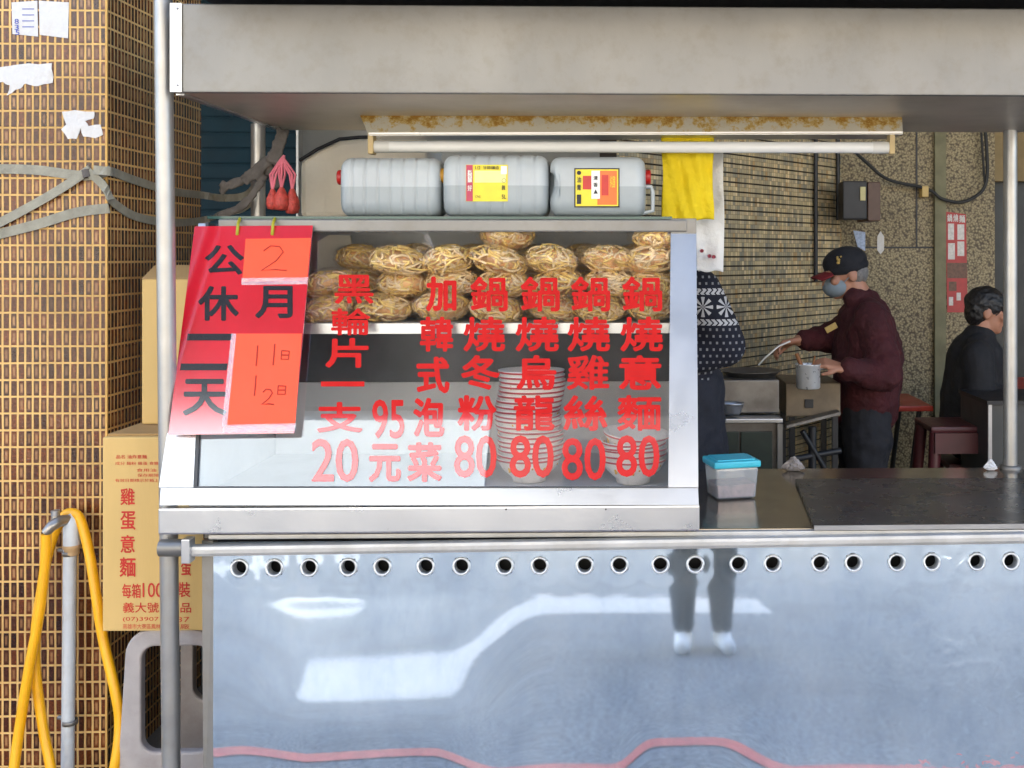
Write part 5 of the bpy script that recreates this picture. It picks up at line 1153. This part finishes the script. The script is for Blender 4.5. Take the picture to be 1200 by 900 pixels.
# seated customer
YC = 2.6
s3 = lambda x, y, dy=0: P(x, y, YC + dy)
mn = thing('person', (s3(1142, 520).x, YC, FL), 'seated man with short black hair in a black jacket facing the table by the post', 'person')
mb = MB(); hd3 = head(mb, s3(1157, 365), (1, -.15, -.12), s=.98)
chain(mb, [s3(1152, 380), s3(1147, 400), s3(1140, 430), s3(1136, 500)], [.055, .058, .12, .12])
aL, bL, cL = s3(1146, 418, -.16), s3(1148, 468, -.2), s3(1180, 462, -.14); aR, bR, cR = s3(1146, 418, .16), s3(1150, 468, .2), s3(1182, 462, .1)
chain(mb, [aL, bL, cL], [.05, .042, .028]); chain(mb, [aR, bR, cR], [.05, .042, .028]); hand(mb, cL, (1, .2, -.05), (0, 0, -1), 1, .5); hand(mb, cR, (1, -.2, -.05), (0, 0, -1), -1, .5)
pz3 = s3(1137, 505)
for hy in (-.1, .1): chain(mb, [V(pz3.x, YC + hy, pz3.z), V(pz3.x + .40, YC + hy, pz3.z - .02), V(pz3.x + .36, YC + hy, FL + .09)], [.09, .065, .045]); mb.cap((pz3.x + .34, YC + hy, FL + .04), (pz3.x + .5, YC + hy, FL + .03), .04, .03)
b3 = mb.build('body', SKIN, mn); remesh(b3, .007, 3)
mb = MB(); chain(mb, [s3(1147, 398), s3(1143, 420), s3(1138, 465), s3(1136, 505)], [.085, .14, .15, .15]); chain(mb, [s3(1146, 410, -.09), s3(1142, 440, -.09), s3(1138, 490, -.07)], [.08, .11, .11]); chain(mb, [s3(1146, 410, .09), s3(1142, 440, .09), s3(1138, 490, .07)], [.08, .11, .11])
chain(mb, [aL, bL, cL], [.08, .07, .045]); chain(mb, [aR, bR, cR], [.08, .07, .045]); jk3 = mb.build('jacket', simple('black_jacket', (.010, .010, .012, 1), .85, 0, .3, 12, .4, 50, .01), mn); remesh(jk3, .01, 5, .012, .12)
mb = MB()
for hy in (-.1, .1): chain(mb, [V(pz3.x, YC + hy, pz3.z), V(pz3.x + .40, YC + hy, pz3.z - .02), V(pz3.x + .36, YC + hy, FL + .08)], [.115, .085, .065])
t3 = mb.build('trousers', TRS, mn); remesh(t3, .011, 4)
c, f, l, u, rot = hd3
mb = MB(); mb.ell(c + u * .038 - f * .016, (.104, .088, .086), rot); mb.ell(c + u * .0 - f * .05, (.062, .082, .085), rot); h3_ = mb.build('hair', HAIRB, mn); remesh(h3_, .006, 2, .016, .022); eyes(hd3, mn)
stool(1137, 507 + 30, YC, 'maroon plastic stool under the seated man')

# the photographer, seen mirrored in the front sheet
XPH, YPH = .36, -2.82
ph = thing('person', (XPH, YPH, 0), 'photographer in slim jeans and white shoes, mirrored in the cart front', 'person')
v3 = lambda x, y, z: V(XPH + x, YPH + y, z)
mb = MB(); hd4 = head(mb, v3(0, 0, 1.52), (0, 1, -.05), s=.98)
chain(mb, [v3(0, 0, 1.45), v3(0, -.02, 1.38), v3(0, -.02, 1.2), v3(0, 0, .92)], [.05, .055, .11, .12])
for sx in (-1, 1):
    chain(mb, [v3(.17 * sx, -.02, 1.3), v3(.22 * sx, .05, 1.05), v3(.07 * sx, .24, 1.16)], [.05, .04, .026]); hand(mb, v3(.07 * sx, .24, 1.16), (-.5 * sx, .7, .5), (-sx, .2, 0), sx, .7)
    chain(mb, [v3(.09 * sx, 0, .88), v3(.10 * sx, .01, .48), v3(.10 * sx, -.01, .08)], [.085, .052, .038]); mb.cap(v3(.10 * sx, -.04, .04), v3(.115 * sx, .14, .032), .038, .03)
b4 = mb.build('body', SKIN, ph); remesh(b4, .008, 3)
JEAN = simple('slate_jeans', srgb(38, 58, 70), .9, 0, .2, 20, .3, 90, .004)
mb = MB(); mb.cap(v3(-.06, 0, .9), v3(.06, 0, .9), .13, .13)
for sx in (-1, 1): chain(mb, [v3(.09 * sx, 0, .86), v3(.10 * sx, .02, .5), v3(.10 * sx, -.005, .36), v3(.10 * sx, -.01, .12)], [.105, .082, .078, .056])
j4 = mb.build('jeans', JEAN, ph); remesh(j4, .009, 4)
mb = MB(); chain(mb, [v3(0, -.02, 1.36), v3(0, -.02, 1.2), v3(0, 0, .84)], [.09, .15, .17]); mb.cap(v3(-.1, -.02, 1.28), v3(.1, -.02, 1.28), .09, .09)
for sx in (-1, 1): chain(mb, [v3(.17 * sx, -.02, 1.3), v3(.22 * sx, .05, 1.05), v3(.10 * sx, .2, 1.14)], [.075, .062, .045])
top = mb.build('top', simple('dusty_pink_top', srgb(176, 132, 124), .9, 0, .1, 12, .3, 50, .008), ph); remesh(top, .01, 5, .01, .12)
SHO = simple('white_canvas', srgb(232, 230, 226), .7, 0, .05, 30)
mb = MB()
for sx in (-1, 1): mb.cap(v3(.10 * sx, -.045, .045), v3(.115 * sx, .15, .04), .046, .04); mb.ell(v3(.10 * sx, -.02, .07), (.045, .06, .04))
s4 = mb.build('shoes', SHO, ph); remesh(s4, .008, 3)
c, f, l, u, rot = hd4
mb = MB(); mb.ell(c + u * .035 - f * .018, (.104, .09, .09), rot); mb.ell(c - u * .05 - f * .06, (.06, .085, .13), rot); h4_ = mb.build('hair', HAIRB, ph); remesh(h4_, .006, 2, .016, .022); eyes(hd4, ph)
